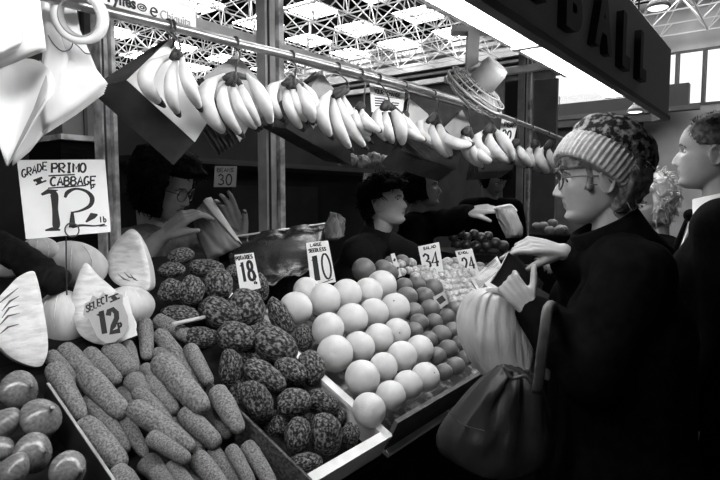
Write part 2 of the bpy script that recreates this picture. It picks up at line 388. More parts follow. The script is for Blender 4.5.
# fluorescent fitting under the canopy
fl = thing('fluorescent_light', 'long bright fluorescent strip light under the fascia', 'light', (1.1, .7, 2.02))
bm = B(); box(bm, (-1.62, .565, 2.042), (2.78, .725, 2.06)); obj('reflector', bm, mat('white_enamel', .85, .4), fl, False)
TB = emat('tube_glow', TUBE_POWER)
for x0 in (-1.55, -.45, .65, 1.72):  # leftmost tubes are unseen, added to brighten the price sign
    for y in (.61, .685):
        bm = B(); tube(bm, [(x0, y, 2.018), (x0 + 1.0, y, 2.018)], .015, 10); obj('tube', bm, TB, fl)
HOLD = mat('holder_white', .7, .5)
for x0 in (-1.58, -.48, .60, 1.68, 2.74): obj('end_holder', box(B(), (x0, .59, 2.0), (x0 + .03, .705, 2.042)), HOLD, fl, False)

# small shaded lamp farther along and one high in the roof
def hang_lamp(px, py, d, r, label):
    c = at(px, py, d); t = thing('hanging_lamp', label, 'lamp', c)
    lathe(bmn := B(), c, (0, 0, 1), [(0, r), (r * .5, r * .7), (r * .95, r * .25), (r * 1.1, r * .2)], 20); obj('lamp_shade', bmn, mat('shade_enamel', .6, .4), t)
    bm = B(); ell(bm, c + V((0, 0, r * .05)), (r * .8, r * .8, r * .2)); obj('bulb', bm, emat('bulb_glow', 3), t)
    bm = B(); tube(bm, [c + V((0, 0, r)), V((c.x, c.y, 6.75))], .008, 6); obj('cord', bm, DARKSTEEL, t)
hang_lamp(635, 112, 6.0, .09, 'small white shaded lamp glowing below the end of the fascia')
hang_lamp(658, 8, 6.0, .13, 'white conical lamp hanging above the end of the fascia')

# inside of the stall: dark back boards, shelf, cupboard
BACKY = 3.0
bm = B(); box(bm, (-.3, BACKY, 0), (8.5, BACKY + .04, 2.12)); 
tag(obj('back_board', bm, mat('stall_back', .035, .85, .022, 4), None, False), 'dark boarded back of the stall behind the traders', 'partition')
bm = B(); a = onY(232, 185, 2.95); b = onY(318, 238, 2.95); box(bm, (a.x, 2.95, b.z - .2), (b.x, 2.98, a.z)); 
tag(obj('hanging_board', bm, mat('grey_panel', .07, .8, .055, 6), None, False), 'grey panel hanging on the stall back under the 30 sign', 'panel')
c = onY(330, 168, 2.7); sh = tag(obj('shelf_board', box(B(), (c.x - 1.6, 2.55, c.z - .03), (c.x + 1.2, 3.001, c.z)), mat('shelf_wood', .05, .7), None, False), 'dark shelf along the back of the stall with pale greens on it', 'shelf')
cb = thing('grey_cupboard', 'grey cupboard behind the white paper bags at the stall end', 'cupboard', onY(90, 145, 2.2))
a = onY(58, 20, 2.2); b = onY(104, 138, 2.2)
bm = B(); box(bm, (a.x, 2.2, b.z), (b.x, 2.5, 2.45)); obj('body', bm, BOARD_G, cb, False)
bm = B(); box(bm, (a.x - .02, 2.17, b.z - .02), (b.x + .02, 2.5, b.z)); obj('ledge', bm, POSTL, cb, False)
bm = B(); m_ = (a.x + b.x) / 2; box(bm, (m_, 2.19, b.z), (m_ + .012, 2.20, 2.45)); obj('door_edge', bm, DARKSTEEL, cb, False)
bm = B(); box(bm, (a.x, 2.22, 0), (b.x, 2.5, b.z - .02)); obj('plinth', bm, WOOD_D, cb, False)
# grey boarding of the next stall beyond the far post
a = onX(534, 81, 5.2); b = onX(553, 250, 5.2); 
tag(obj('end_board', box(B(), (5.2, b.y, 0), (5.24, a.y, a.z)), mat('end_board_paint', .2, .75, .16, 5), None, False), 'pale grey boarding of the neighbouring stall beyond the far post', 'partition')
a = onX(505, 82, 5.1); b = onX(524, 200, 5.1)
tag(obj('dark_board', box(B(), (5.1, b.y, 0), (5.14, a.y, a.z)), mat('dark_board_paint', .03, .8), None, False), 'dark upright board left of the far post', 'partition')
# ================================================ produce
def put(me, name, c, rot=None, s=(1, 1, 1)):
    o = bpy.data.objects.new(name, me); C.objects.link(o)
    o.matrix_world = M.Translation(c) @ (rot.to_4x4() if rot else M.Identity(4)) @ M.Diagonal((*s, 1)); return o
def clone(o): 
    c = o.copy(); C.objects.link(c)
    for ch in o.children: d = ch.copy(); C.objects.link(d); d.parent = c
    return c
def frame(x, z):
    """rotation whose X is x and whose Z is near z"""
    x = V(x).normalized(); z = V(z); z = (z - x * z.dot(x)).normalized(); return M((x, z.cross(x), z)).transposed()

# ---- carrots: unit length along X, radius about .16
CARROT = mat('carrot_skin', .085, .6, .28, 22, .36, .62, bump=.7, bscale=45, spec=.3, detail=9, stretch=(1.6, .5, .5))
CROWN = mat('carrot_crown', .03, .9, .12, 150)
def carrot_mesh(seed):
    rnd = random.Random(seed); bm = B(); n = 14; rings = []; bend = rnd.uniform(-.05, .05); fat = rnd.uniform(.8, 1.0)
    prof = [(-.5, .35), (-.485, .7), (-.46, .9), (-.42, 1), (-.3, 1.04), (-.15, 1.02), (0, .98), (.15, .94), (.28, .9), (.36, .85), (.43, .72), (.475, .5), (.495, .25)]
    for x, r in prof:
        r = r * .5 * (1 if x < 0 else 1 - (1 - fat) * x * 2)
        cy = bend * (1 - 4 * x * x); ring = []
        for j in range(n):
            a = 2 * math.pi * j / n; k = 1 + .09 * nz((x * 3, math.cos(a), math.sin(a)), 1.4, seed) + .035 * nz((x * 14, math.cos(a) * .5, math.sin(a) * .5), 1.5, seed + 9)
            ring.append(bm.verts.new((x, cy + r * k * math.cos(a), r * k * math.sin(a))))
        rings.append(ring)
    for a, b in zip(rings, rings[1:]):
        for j in range(n): bm.faces.new((a[j], a[(j + 1) % n], b[(j + 1) % n], b[j]))
    bm.faces.new(rings[0][::-1]); bm.faces.new(rings[-1])
    return mesh_of('carrot', bm, CARROT)
CM = [carrot_mesh(i) for i in range(6)]
bm = B(); lathe(bm, (-.503, 0, 0), (1, 0, 0), [(0, .26), (.012, .36), (.03, .37), (.03, .3), (.012, .2)], 14); CRM = mesh_of('crown', bm, CROWN)
rows = {
 'top row of carrots': [(49, 354, 75, 384, 15, 1), (64, 348, 92, 378, 20, 1), (87, 352, 119, 383, 18, 1), (109, 348, 131, 374, 22, 1), (127, 343, 137, 371, 12, 1), (145, 321, 147, 359, 15, 1), (155, 319, 199, 343, 16, 1)],
 'second row of carrots': [(53, 366, 83, 419, 20, 2), (84, 373, 125, 416, 24, 2), (131, 378, 147, 396, 20, 2), (143, 367, 155, 378, 13, 1), (159, 359, 206, 411, 26, 3), (155, 352, 172, 366, 16, 1), (158, 332, 202, 392, 17, 1), (189, 347, 210, 385, 16, 2)],
 'third row of carrots': [(87, 398, 128, 452, 19, 1), (119, 412, 146, 456, 16, 1), (120, 391, 134, 407, 16, 1), (136, 390, 170, 424, 16, 2), (147, 378, 176, 413, 18, 2), (183, 411, 219, 446, 21, 2), (204, 410, 230, 438, 17, 1), (216, 390, 241, 432, 21, 3)],
 'fourth row of carrots': [(82, 422, 124, 467, 24, 2), (131, 406, 194, 450, 21, 3), (149, 436, 190, 461, 17, 3), (168, 420, 198, 448, 15, 1), (185, 430, 202, 455, 15, 1)],
 'bottom row of carrots': [(113, 472, 142, 500, 26, 2), (145, 460, 162, 478, 22, 1), (155, 470, 174, 494, 18, 2), (169, 464, 196, 498, 17, 2), (190, 471, 208, 496, 14, 1), (195, 456, 228, 494, 20, 2), (211, 450, 242, 492, 17, 1), (230, 447, 253, 487, 15, 2), (246, 444, 274, 488, 17, 2)]}
ci = 0
for rn, lst in rows.items():
    lst = sorted(lst)
    for k, (x0, y0, x1, y1, wd, lv) in enumerate(lst):
        h = (-.038, -.012, .014)[lv - 1]
        a, b = S(x0, y0, h), S(x1, y1, h + (.006 if lv == 3 else 0)); c = (a + b) / 2; L = (b - a).length; r = wd * depth(c) / F
        o = put(CM[ci % 6], 'carrot', c, frame(b - a, SN) @ M.Rotation(ci * 1.1, 3, 'X'), (L, r, r))
        size = 'stubby' if L / r < 1.9 else ('long' if L / r > 3.1 else 'fat')
        tag(o, f'{size} dusty carrot, {ORD[k]} from the left in the {rn}', 'carrot', 'loose carrots in the bin')
        if (x0, y0) in ((131, 406), (149, 436)):
            o['label'] = 'long crooked carrot with open dark crown lying over the others' if x0 == 131 else 'short bent carrot with dark crown just below the long crooked one'
            cr = put(CRM, 'crown', V((0, 0, 0))); cr.parent = o; cr['label'] = 'dark hollow crown end'
        ci += 1

# ---- potatoes: large, caked with soil
POT = mat('potato_skin', .010, .7, .27, 6.5, .45, .68, bump=1.0, bscale=9, detail=12, spec=.3)
def potato_mesh(seed):
    bm = B(); bmesh.ops.create_icosphere(bm, subdivisions=4, radius=1)
    for v in bm.verts:
        p = v.co.copy(); v.co = p * (1 + .16 * nz(p, .9, seed) + .07 * nz(p, 2.3, seed + 4) + .025 * nz(p, 6, seed))
    return mesh_of('potato', bm, POT)
PM = [potato_mesh(i) for i in range(7)]
prow = {
 'at the back of the heap': [(180, 257, 14, 9, -15, .05), (206, 268, 19, 9, 0, .045), (171, 270, 14, 8, -10, .04), (171, 291, 14, 12, -25, .04), (192, 290, 13, 15, 15, .055), (218, 285, 15, 17, 10, .05), (234, 273, 9, 8, 0, .03), (260, 287, 9, 14, -10, .03), (246, 308, 19, 20, 0, .04)],
 'in the upper middle of the heap': [(179, 314, 19, 9, 5, .0), (221, 314, 25, 15, 25, .02), (280, 316, 11, 20, -30, .03), (202, 337, 17, 11, 0, -.01), (236, 337, 20, 15, 10, .03), (274, 344, 25, 17, 22, .04), (304, 338, 9, 14, -10, .0), (258, 330, 14, 11, 0, .0)],
 'across the middle of the heap': [(231, 367, 12, 19, 0, .02), (264, 377, 25, 13, 35, .03), (291, 372, 19, 13, 35, .02), (311, 368, 14, 18, -20, .03), (246, 348, 12, 9, 0, -.02), (252, 358, 18, 12, 20, -.02), (280, 358, 15, 10, 0, -.03)],
 'at the front of the heap': [(257, 401, 15, 22, -25, .02), (294, 404, 18, 15, 0, .02), (323, 402, 18, 12, 20, .01), (338, 416, 9, 9, 0, -.02), (298, 435, 14, 18, 10, .02), (326, 434, 17, 21, 0, .03), (350, 436, 10, 13, 10, .005), (304, 464, 20, 11, -10, -.005), (276, 425, 12, 14, 0, -.03), (312, 420, 14, 10, 0, -.035), (240, 392, 11, 16, 0, -.03)]}
pi = 0
for rn, lst in prow.items():
    for k, (x, y, rx, ry, ang, h) in enumerate(sorted(lst)):
        c = S(x, y, h - .015); d = depth(c); a, b = rx * d / F, ry * d / F
        ax = RT * math.cos(R(ang)) - UP * math.sin(R(ang))
        o = put(PM[pi % 7], 'potato', c, frame(ax, UP.cross(ax) if False else ax.cross(UP).cross(ax)), (a, min(a, b) * 1.0, b))
        tag(o, f'soil-caked potato, {ORD[k]} from the left {rn}', 'potato', 'dirty potatoes in the white tray'); pi += 1
PMK = mat('tray_rail', .6, .5)
bm = B(); a, b = S(173, 324, .0), S(205, 317, .0); tube(bm, [a, b], .006, 6); tag(obj('marker_stick', bm, PMK, None), 'pale stick lying between carrots and potatoes', 'stick')

# ---- grapefruit
GRAPE = mat('grapefruit_peel', .68, .45, .58, 1.5, .3, .7, bump=.25, bscale=16, spec=.4)
def fruit_mesh(name, m, seed, flat=.95, dim=.05, am=.015):
    bm = B(); bmesh.ops.create_icosphere(bm, subdivisions=4, radius=1)
    for v in bm.verts:
        p = v.co.copy(); k = 1 + am * nz(p, 1.2, seed); rr = math.hypot(p.x, p.y)
        v.co = V((p.x * k, p.y * k, p.z * k * flat - (dim * math.exp(-(rr / .16) ** 2) * (1 if p.z > 0 else 0))))
    return mesh_of(name, bm, m)
GMs = [fruit_mesh('grapefruit', GRAPE, i) for i in range(3)]
SCAR = mat('stem_scar', .06, .8); bm = B(); ell(bm, (0, 0, .915), (.05, .05, .02)); SCM = mesh_of('stem_scar', bm, SCAR)
grows = {
 'back row of grapefruit': [(296, 308, 16.5), (307, 291, 14), (324, 300, 17), (346, 295, 16), (368, 292, 14.5), (382, 285, 15)],
 'second row of grapefruit': [(328, 329, 16.5), (352, 319, 16), (374, 313, 15), (395, 308, 15)],
 'third row of grapefruit': [(335, 353.5, 18), (359, 347, 16), (379, 338, 14.5), (397, 332, 13.5)],
 'fourth row of grapefruit': [(362.5, 377.5, 17.5), (383.5, 367, 14.5), (402, 356, 15), (420, 349, 14)],
 'front row of grapefruit': [(369, 410, 17), (391, 395.5, 15), (408, 385, 14.5), (425.5, 377, 14.5)]}
gi = 0
for rn, lst in grows.items():
    for k, (x, y, r) in enumerate(lst):
        c = S(x, y, .03); r = r * depth(c) / F
        rot = frame(V((random.uniform(-1, 1), random.uniform(-1, 1), .3)), V((random.uniform(-.8, .8), -.9, .8)))
        o = put(GMs[gi % 3], 'grapefruit', c, rot, (r * 1.02,) * 3)
        tag(o, f'pale round grapefruit, {ORD[k]} from the left in the {rn}', 'grapefruit', 'grapefruit stacked in the crate')
        if gi % 4 == 1: s = put(SCM, 'stem_scar', V((0, 0, 0))); s.parent = o
        gi += 1
# ---- oranges (darker) and pale small fruit
ORANGE = mat('orange_peel', .15, .42, .10, 1.5, .3, .7, bump=.2, bscale=18, spec=.5)
OMs = [fruit_mesh('orange', ORANGE, i + 5) for i in range(3)]
orows = {
 'back of the orange heap': [(364, 270, 12.5, .02), (383, 268, 9, .02), (391, 263, 7.5, .02), (402, 262, 8, .02), (390, 273, 9, .03)],
 'top row of oranges': [(404, 286, 9, .03), (417, 285, 9, .03), (433, 288, 10, .035)],
 'second row of oranges': [(407, 297, 11, .03), (424, 297, 10.5, .03), (414, 312, 10, .03), (430, 309, 10, .03), (447, 317, 9, .03), (455, 309, 8.5, .02)],
 'third row of oranges': [(419, 323, 10, .03), (434, 322, 9, .03), (414, 331, 9.5, .02), (429, 340, 9, .02), (441, 335, 10.5, .03), (453, 331, 9.5, .02), (465, 322, 8, .02)],
 'front row of oranges': [(437, 356, 9.5, .02), (448.5, 349, 10, .03), (460, 344, 9, .03), (444, 372, 9, .02), (456, 366, 9.5, .025), (465, 358, 8, .02), (467, 350, 8, .02)]}
oi = 0
for rn, lst in orows.items():
    for k, (x, y, r, h) in enumerate(sorted(lst)):
        c = S(x, y, h); r = r * depth(c) / F
        o = put(OMs[oi % 3], 'orange', c, frame((random.uniform(-1, 1), 1, .2), (random.uniform(-.8, .8), -.6, 1)), (r,) * 3)
        tag(o, f'dark smooth orange, {ORD[k]} from the left in the {rn}', 'orange', 'oranges in the crate'); oi += 1
TOM = mat('pale_tomato_skin', .5, .3, .3, 2, spec=.5)
TMs = [fruit_mesh('tomato', TOM, i + 11, .86, .12, .06) for i in range(3)]
trows = [(386, 266, 414, 262, 5), (400, 272, 440, 267, 7), (412, 277, 486, 270, 12), (424, 279, 490, 275, 10), (437, 284, 492, 280, 9), (441, 289, 490, 285, 8), (446, 295, 486, 291, 7), (451, 301, 476, 297, 5), (440, 264, 474, 260, 6), (446, 270, 482, 265, 6)]
nm = ['back', 'second', 'third', 'fourth', 'fifth', 'sixth', 'seventh', 'eighth', 'ninth', 'front']
trows.sort(key=lambda t: t[1])
rt_ = random.Random(3)
for i, (x0, y0, x1, y1, n) in enumerate(trows):
    for k in range(n):
        f_ = (k + .5) / n; x = x0 + (x1 - x0) * f_ + rt_.uniform(-1, 1); y = y0 + (y1 - y0) * f_ + rt_.uniform(-.8, .8)
        c = S(x, y, .02); r = (5.2 + rt_.uniform(-.7, .7)) * depth(c) / F
        o = put(TMs[(i + k) % 3], 'tomato', c, frame((1, rt_.uniform(-1, 1), 0), (rt_.uniform(-1, 1), -.5, 1)), (r,) * 3)
        tag(o, f'small pale tomato, {ORD[k]} from the left in the {nm[i]} row of tomatoes', 'tomato', 'pale tomatoes behind the oranges')

# ---- onions
ON = mat('onion_skin', .10, .2, .22, 2.2, .3, .7, bump=.06, bscale=5, spec=.6, stretch=(3, 3, .12))
def curve_prof(pr): return [(p.x, max(p.y, .02)) for p in curve([V((h, r, 0)) for h, r in pr], 3)]
def onion_mesh(seed):
    bm = B(); prof = [(-.78, .05), (-.76, .2), (-.68, .45), (-.45, .8), (-.1, 1), (.25, .93), (.55, .62), (.74, .3), (.86, .14), (1.0, .1), (1.1, .13), (1.12, .03)]
    lathe(bm, (0, 0, 0), (0, 0, 1), curve_prof(prof), 48, lambda a, h: 1 + .004 * math.sin(7 * a + seed) + .015 * math.sin(3 * a + seed * 2)); return mesh_of('onion', bm, ON)
OnM = [onion_mesh(i) for i in range(3)]
for i, (x, y, rx, ry, ang, h, lb) in enumerate([
    (19, 390, 21, 16, 20, .03, 'shiny pale-streaked onion lying highest in the heap under the cut cabbage'), (3, 424, 17, 18, 130, .03, 'dark onion cut off by the left edge below the highest onion'),
    (41, 418, 21, 18, 40, .04, 'dark glossy onion with a papery top beside the black panel'), (33, 453, 22, 16, 15, .05, 'bright glossy onion in the middle of the heap'),
    (68, 471, 23, 15, 10, .04, 'onion resting against the black panel at the bottom'), (13, 471, 21, 15, 150, .06, 'pale onion at the bottom left corner of the heap'), (-4, 449, 16, 14, 80, .02, 'onion mostly cut off by the left edge above the bottom corner onion')]):
    c = S(x, y, h - .02); d = depth(c); a, b = rx * d / F, ry * d / F; s = (a + b) / 2
    ax = RT * math.cos(R(ang)) + UP * math.sin(R(ang)) - FW * .35
    tag(put(OnM[i % 3], 'onion', c, frame(ax.orthogonal(), ax), (s * 1.05, s * 1.05, s)), lb, 'onion', 'onions in the corner bin')
# ---- cabbages
CAB = mat('cabbage_leaf', .72, .5, .46, 16, .38, .66, bump=.7, bscale=26, stretch=(1, 1, .3))
CUT = mat('cabbage_cut', .8, .5, .6, 26, .42, .62, bump=.4, bscale=40, stretch=(1, 1, 3))
def cabbage(name, x, y, rx, ry, h, label, ang=0):
    c = S(x, y, h); d = depth(c); bm = B(); bmesh.ops.create_icosphere(bm, subdivisions=4, radius=1)
    for v in bm.verts:
        p = v.co.copy(); v.co = p * (1 + .03 * nz(p, 1.3, x) + .012 * abs(math.sin(4 * math.atan2(p.y, p.x) + 3 * p.z)))
    a, b = rx * d / F, ry * d / F
    bmesh.ops.transform(bm, matrix=M.Translation(c) @ frame(RT * math.cos(R(ang)) - UP * math.sin(R(ang)), UP).to_4x4() @ M.Diagonal((a, min(a, b), b, 1)), verts=bm.verts)
    o = obj(name, bm, CAB); tag(o, label, 'cabbage')
    # a few raised leaf veins and one lapping leaf edge
    bm = B()
    for k in range(4):
        pts = []
        for t_ in range(9):
            al = R(-65 + 16 * t_); be = R(-60 + 36 * k) ; q = V((math.sin(be) * math.cos(al), -math.cos(be) * math.cos(al), math.sin(al)))
            pts.append(c + RT * q.x * a - V((FW.x, FW.y, 0)) * (-q.y) * min(a, b) + V((0, 0, 1)) * q.z * b)
        tube(bm, pts, .0012, 5)
    obj('leaf_vein', bm, CUT, o); return o
def cut_cabbage(px, d0, tv, label, veins, back=.10, apex=None):
    """a cut half: flat cut face given by sight-line outline at depth d0, domed leaf back"""
    cx = sum(p[0] for p in px) / len(px); cy = sum(p[1] for p in px) / len(px); c = at(cx, cy, d0)
    n = V(tv).normalized(); P = curve([on(x, y, c, n) for x, y in px] + [on(*px[0], c, n)], 5)[:-1]
    root = thing('cut_cabbage', label, 'cabbage', c)
    bm = B(); rings = []; k = len(P)
    for t_ in (0, .25, .5, .72, .88, .97): rings.append([bm.verts.new(c + (p - c) * math.sqrt(1 - t_ * t_) - n * back * t_) for p in P])
    for A_, B_ in zip(rings, rings[1:]):
        for j in range(k): bm.faces.new((A_[j], A_[(j + 1) % k], B_[(j + 1) % k], B_[j]))
    bm.faces.new(rings[-1]); obj('leaf_back', bm, CAB, root)
    bm = B(); rr = []
    for t_ in (1.0, .98, .7, .4, .12): rr.append([bm.verts.new(c + (p - c) * t_ + n * (.0 if t_ == 1 else .0025 + .002 * nz(p * t_, 30, 2))) for p in P])
    for A_, B_ in zip(rr, rr[1:]):
        for j in range(k): bm.faces.new((A_[j], A_[(j + 1) % k], B_[(j + 1) % k], B_[j]))
    bm.faces.new(rr[-1]); obj('cut_face', bm, CUT, root)['label'] = 'pale smooth cut face'
    bm = B()
    for v_ in veins: tube(bm, [on(x, y, c + n * .003, n) for x, y in v_], [.0006] + [.0022] * (len(v_) - 2) + [.0006], 6)
    if veins: obj('leaf_gap', bm, mat('leaf_gap_dark', .12, .9), root)['label'] = 'dark gaps between the cut leaves'
    return root
cam_dir = lambda x, y: -(ray(x, y).normalized())
nA = cam_dir(20, 320) + V((0, 0, .25)) + RT * .25
cut_cabbage([(-4, 300), (8, 287), (18, 277), (32, 271), (37, 278), (43, 305), (48, 340), (46, 358), (38, 367), (15, 360), (0, 347), (-12, 325)], 1.20, nA,
            'large cut cabbage half standing at the left edge above the onions', [[(2, 318), (9, 308), (19, 305)], [(-2, 327), (8, 316), (20, 313)], [(-3, 305), (8, 296), (18, 288)], [(0, 334), (8, 327), (19, 324)], [(2, 311), (10, 301), (19, 296)]], .12)
nD = cam_dir(95, 300) + V((0, 0, .3)) - RT * .1
cut_cabbage([(71, 305), (75, 285), (85, 263), (98, 275), (118, 293), (130, 310), (136, 330), (110, 345), (80, 335)], 1.38, nD, 'cut cabbage half standing behind the shield-shaped 12 card', [], .10)
nC = cam_dir(130, 260) + V((0, 0, .25)) - RT * .5
cut_cabbage([(107, 255), (117, 240), (131, 229), (139, 236), (148, 262), (150, 286), (140, 291), (120, 286), (109, 275)], 1.52, nC, 'cut cabbage half leaning beside the potatoes, at the right of the cabbages',
            [[(118, 274), (124, 279), (130, 281)], [(124, 272), (129, 277), (136, 279)], [(130, 274), (134, 279), (138, 281)]], .09)
bm = B(); c = at(140, 262, 1.52)
cabbage('cabbage', 75, 264, 33, 22, .02, 'whole pale cabbage lying beneath the 12p sign', 15)
cabbage('cabbage', 62, 320, 24, 30, -.05, 'whole cabbage half hidden between the two cut halves')
cabbage('cabbage', 128, 306, 26, 20, -.02, 'whole smooth cabbage behind the right side of the 12 card')
cabbage('cabbage', 40, 249, 18, 12, .05, 'small pale cabbage farthest back under the sign')
cabbage('cabbage', 8, 262, 15, 16, .0, 'dark shaded cabbage at the left edge behind black cloth')
bm = B(); P = curve([at(-25, 236, 1.42), at(5, 248, 1.38), at(30, 264, 1.36), at(50, 277, 1.35), at(61, 284, 1.34)], 8)
n_ = len(P); tube(bm, P, [.036 + .002 * math.sin(i * 1.3) if i < n_ - 3 else (.036, .03, .014)[i - n_ + 3] for i in range(n_)], 16)
for v in bm.verts: v.co += V((nz(v.co, 60), nz(v.co, 60, 1), nz(v.co, 60, 2))) * .006
tag(obj('cloth_roll', bm, BLACKCLOTH), 'fuzzy black rolled cloth lying across the cabbages at the left', 'cloth')
# greens on the shelf at the back
GREEN = mat('shelf_greens', .42, .7, .1, 14, .4, .6, bump=.8, bscale=18)
for i, (x, y, r) in enumerate([(352, 160, 6), (363, 162, 7), (374, 159, 7), (384, 161, 6), (341, 161, 5)]):
    c = onY(x, y, 2.72); rr = r * depth(c) / F; bm = B(); bmesh.ops.create_icosphere(bm, subdivisions=4, radius=1)
    for v in bm.verts: p = v.co.copy(); v.co = c + p * rr * (1 + .25 * nz(p, 2.2, i) + .1 * nz(p, 5, i))
    bm.verts.ensure_lookup_table(); zmin = min(v.co.z for v in bm.verts); dz_ = sh.location.z + .03 - zmin
    tag(obj('cauliflower', bm, GREEN), f'pale knobbly cauliflower on the back shelf, {ORD[[4, 0, 1, 2, 3].index(i)]} from the left', 'cauliflower', 'cauliflowers on the back shelf')
# dark fruit heap and basket farther along
DFR = mat('dark_fruit_skin', .035, .3, .05, 9, spec=.6)
DM = [fruit_mesh('plum', DFR, 31), fruit_mesh('plum', DFR, 32)]
plums = [(453, 237, 5), (460, 233, 5), (467, 237, 5), (474, 234, 5), (481, 238, 6), (488, 236, 5), (457, 244, 5), (466, 245, 6), (476, 246, 6), (486, 245, 6), (495, 243, 6), (503, 246, 6)]
for k, (x, y, r) in enumerate(sorted(plums)):
    c = at(x, y, 3.45); tag(put(DM[k % 2], 'plum', c, None, (r * 3.45 / F,) * 3), f'dark glossy round fruit, {ORD[k]} from the left in the tray behind the 24 card', 'plum', 'dark fruit in the far tray')
a, b = at(446, 252, 3.45), at(512, 254, 3.45)
bm = B(); obox(bm, V((a.x - .03, a.y - .12, a.z - .07)), V((b.x - a.x + .06, b.y - a.y, 0)), V((0, .28, .03)), V((0, 0, .06))); obj('tray_box', bm, WOOD_D, tag(bpy.data.objects.new('plum_tray', None), 'dark tray of round fruit behind the 24 card', 'tray'), False)
C.objects.link(bpy.data.objects['plum_tray'])
bm = B(); box(bm, (a.x + .1, min(a.y, b.y), 0), (b.x + .05, max(a.y, b.y) + .1, a.z - .10)); tag(obj('tray_stand', bm, BLACKCLOTH, None, False), 'black draped stand under the plum tray', 'stand')
# ================================================ the rail and what hangs from it
RY = 1.1
RP = curve([onY(x, y, RY) for x, y in [(20, -12), (70, 2.5), (107, 11.5), (175, 27.5), (240, 44), (300, 58), (360, 73.5), (420, 90), (470, 105), (515, 121), (562, 139)]], 6)
bm = B(); tube(bm, RP, .0112, 14); tag(obj('hanging_rail', bm, STEEL), 'long steel rail carrying the banana bunches above the produce', 'rail')
def rail_at(px):
    best = min(RP, key=lambda p: abs(360 + F * (p - CAM).dot(RT) / (p - CAM).dot(FW) - px))
    i = RP.index(best); j = min(i + 1, len(RP) - 1) if i < len(RP) - 1 else i - 1
    fx = lambda p: 360 + F * (p - CAM).dot(RT) / (p - CAM).dot(FW)
    o = RP[j] if (fx(RP[j]) - px) * (fx(best) - px) <= 0 else RP[max(i - 1, 0)]
    d = fx(o) - fx(best); t = (px - fx(best)) / d if abs(d) > 1e-6 else 0; return best + (o - best) * max(-1, min(1, t))
def hook(px, bottom, label, r=.0026):
    c = rail_at(px); R_ = .0112 + r
    pts = [c + V((0, R_ * math.cos(R(a)), R_ * math.sin(R(a)))) for a in (215, 180, 140, 100, 60, 20, -10)]
    b = V(bottom); pts += [c + V((0, -R_ * .2 - .004, -.028)) * 1 + V((0, -.012, 0)), b + V((0, -.012, .02)), b + V((0, -.01, -.008)), b + V((0, .006, -.012)), b + V((0, .012, .004))]
    bm = B(); tube(bm, curve(pts, 3), r, 6); return tag(obj('hook', bm, DARKSTEEL), label, 'hook', 'hooks on the banana rail')
BAN = mat('banana_peel', .66, .45, .48, 14, .35, .7, spec=.35, bump=.08, bscale=20)
BTIP = mat('banana_tip', .015, .7); BST = mat('banana_crown', .012, .7, .05, 30, bump=.4)
def banana(px3, wd, Y, root):
    (x0, y0), (x1, y1), (x2, y2) = px3
    p0, p2 = onY(x0, y0, Y + .01), onY(x2, y2, Y + .012); m_ = onY(x1, y1, Y - .03)
    q = m_ * 2 - (p0 + p2) / 2                                # bezier through the middle point
    N = 15; pts = [p0 * (1 - t) ** 2 + q * 2 * t * (1 - t) + p2 * t * t for t in [i / (N - 1) for i in range(N)]]
    r = wd * depth(m_) / F / 2 * .93
    rad = [r * k for k in (.36, .4, .5, .7, .87, .96, 1.0, 1.02, 1.02, 1.0, .95, .86, .72, .5, .32)]
    bm = B(); n = 10; tube(bm, pts, rad, n); o = obj('banana', bm, BAN, root)
    t = (pts[-1] - pts[-2]).normalized(); bm = B(); t2 = (pts[-2] - pts[-3]).normalized(); tube(bm, [pts[-2] - t2 * r * .1, pts[-1] * .5 + pts[-2] * .5, pts[-1] + t * r * .1, pts[-1] + t * r * .5], [r * .60, r * .47, r * .37, r * .24], 8)
    base = o.location + root.location; ob = obj('tip', bm, BTIP, o); ob['label'] = 'black tip'
def bunch(hx, crown, lst, label, dY=0, hk=None):
    c = onY(*crown, RY + dY); root = thing('banana_bunch', label, 'bananas', c, 'banana bunches on the rail')
    n = len(lst)
    for i, (p3, wd) in enumerate(lst): banana(p3, wd, RY + dY + .035 - .07 * abs(i - 0) / max(n - 1, 1) * .6, root)
    starts = [onY(*p3[0], RY + dY) for p3, _ in lst]
    bm = B(); r = depth(c) * 5.0 / F * .9
    for s_ in starts: tube(bm, [c + V((0, 0, r * .6)), (c + s_) / 2, s_ + V((0, .0, -.006))], [r * .7, r * .8, r * .6], 8)
    ell(bm, c, (r * 1.1, r, r)); obj('crown', bm, BST, root)['label'] = 'dark joined stalks'
    hook(hx, c, 'wire hook carrying the ' + label.split(',')[0])
bunch(172, (177, 53), [(((171, 56), (146, 77), (163, 105)), 17), (((177, 57), (171, 88), (179, 115)), 15), (((182, 57), (188, 82), (201, 110)), 15)], 'first banana bunch from the left, with three spread bananas')
bunch(235, (233, 77), [(((224, 76), (205, 100), (228, 136)), 19), (((227, 82), (224, 107), (243, 136)), 14), (((233, 84), (240, 107), (258, 130)), 14), (((241, 83), (247, 103), (261, 128)), 13), (((246, 75), (262, 97), (271, 126)), 15)], 'second banana bunch from the left, the fullest one')
bunch(291, (292, 82), [(((283, 82), (270, 97), (283, 120)), 15), (((288, 86), (289, 107), (303, 130)), 12), (((294, 87), (296, 103), (307, 123)), 12), (((302, 83), (314, 100), (317, 122)), 10), (((297, 84), (307, 103), (313, 123)), 15)], 'third banana bunch from the left, beside the grey post')
bunch(337, (345, 90), [(((342, 92), (352, 117), (372, 143)), 11), (((338, 94), (346, 120), (367, 149)), 13), (((334, 96), (337, 123), (352, 150)), 13), (((331, 92), (322, 112), (332, 138)), 15)], 'fourth banana bunch from the left, hanging askew from long stalks')
bunch(360, (361, 106), [(((357, 107), (351, 120), (361, 133)), 9), (((357, 108), (357, 122), (373, 135)), 11), (((362, 109), (367, 122), (381, 131)), 12)], 'fifth banana bunch from the left, small and left of the notice')
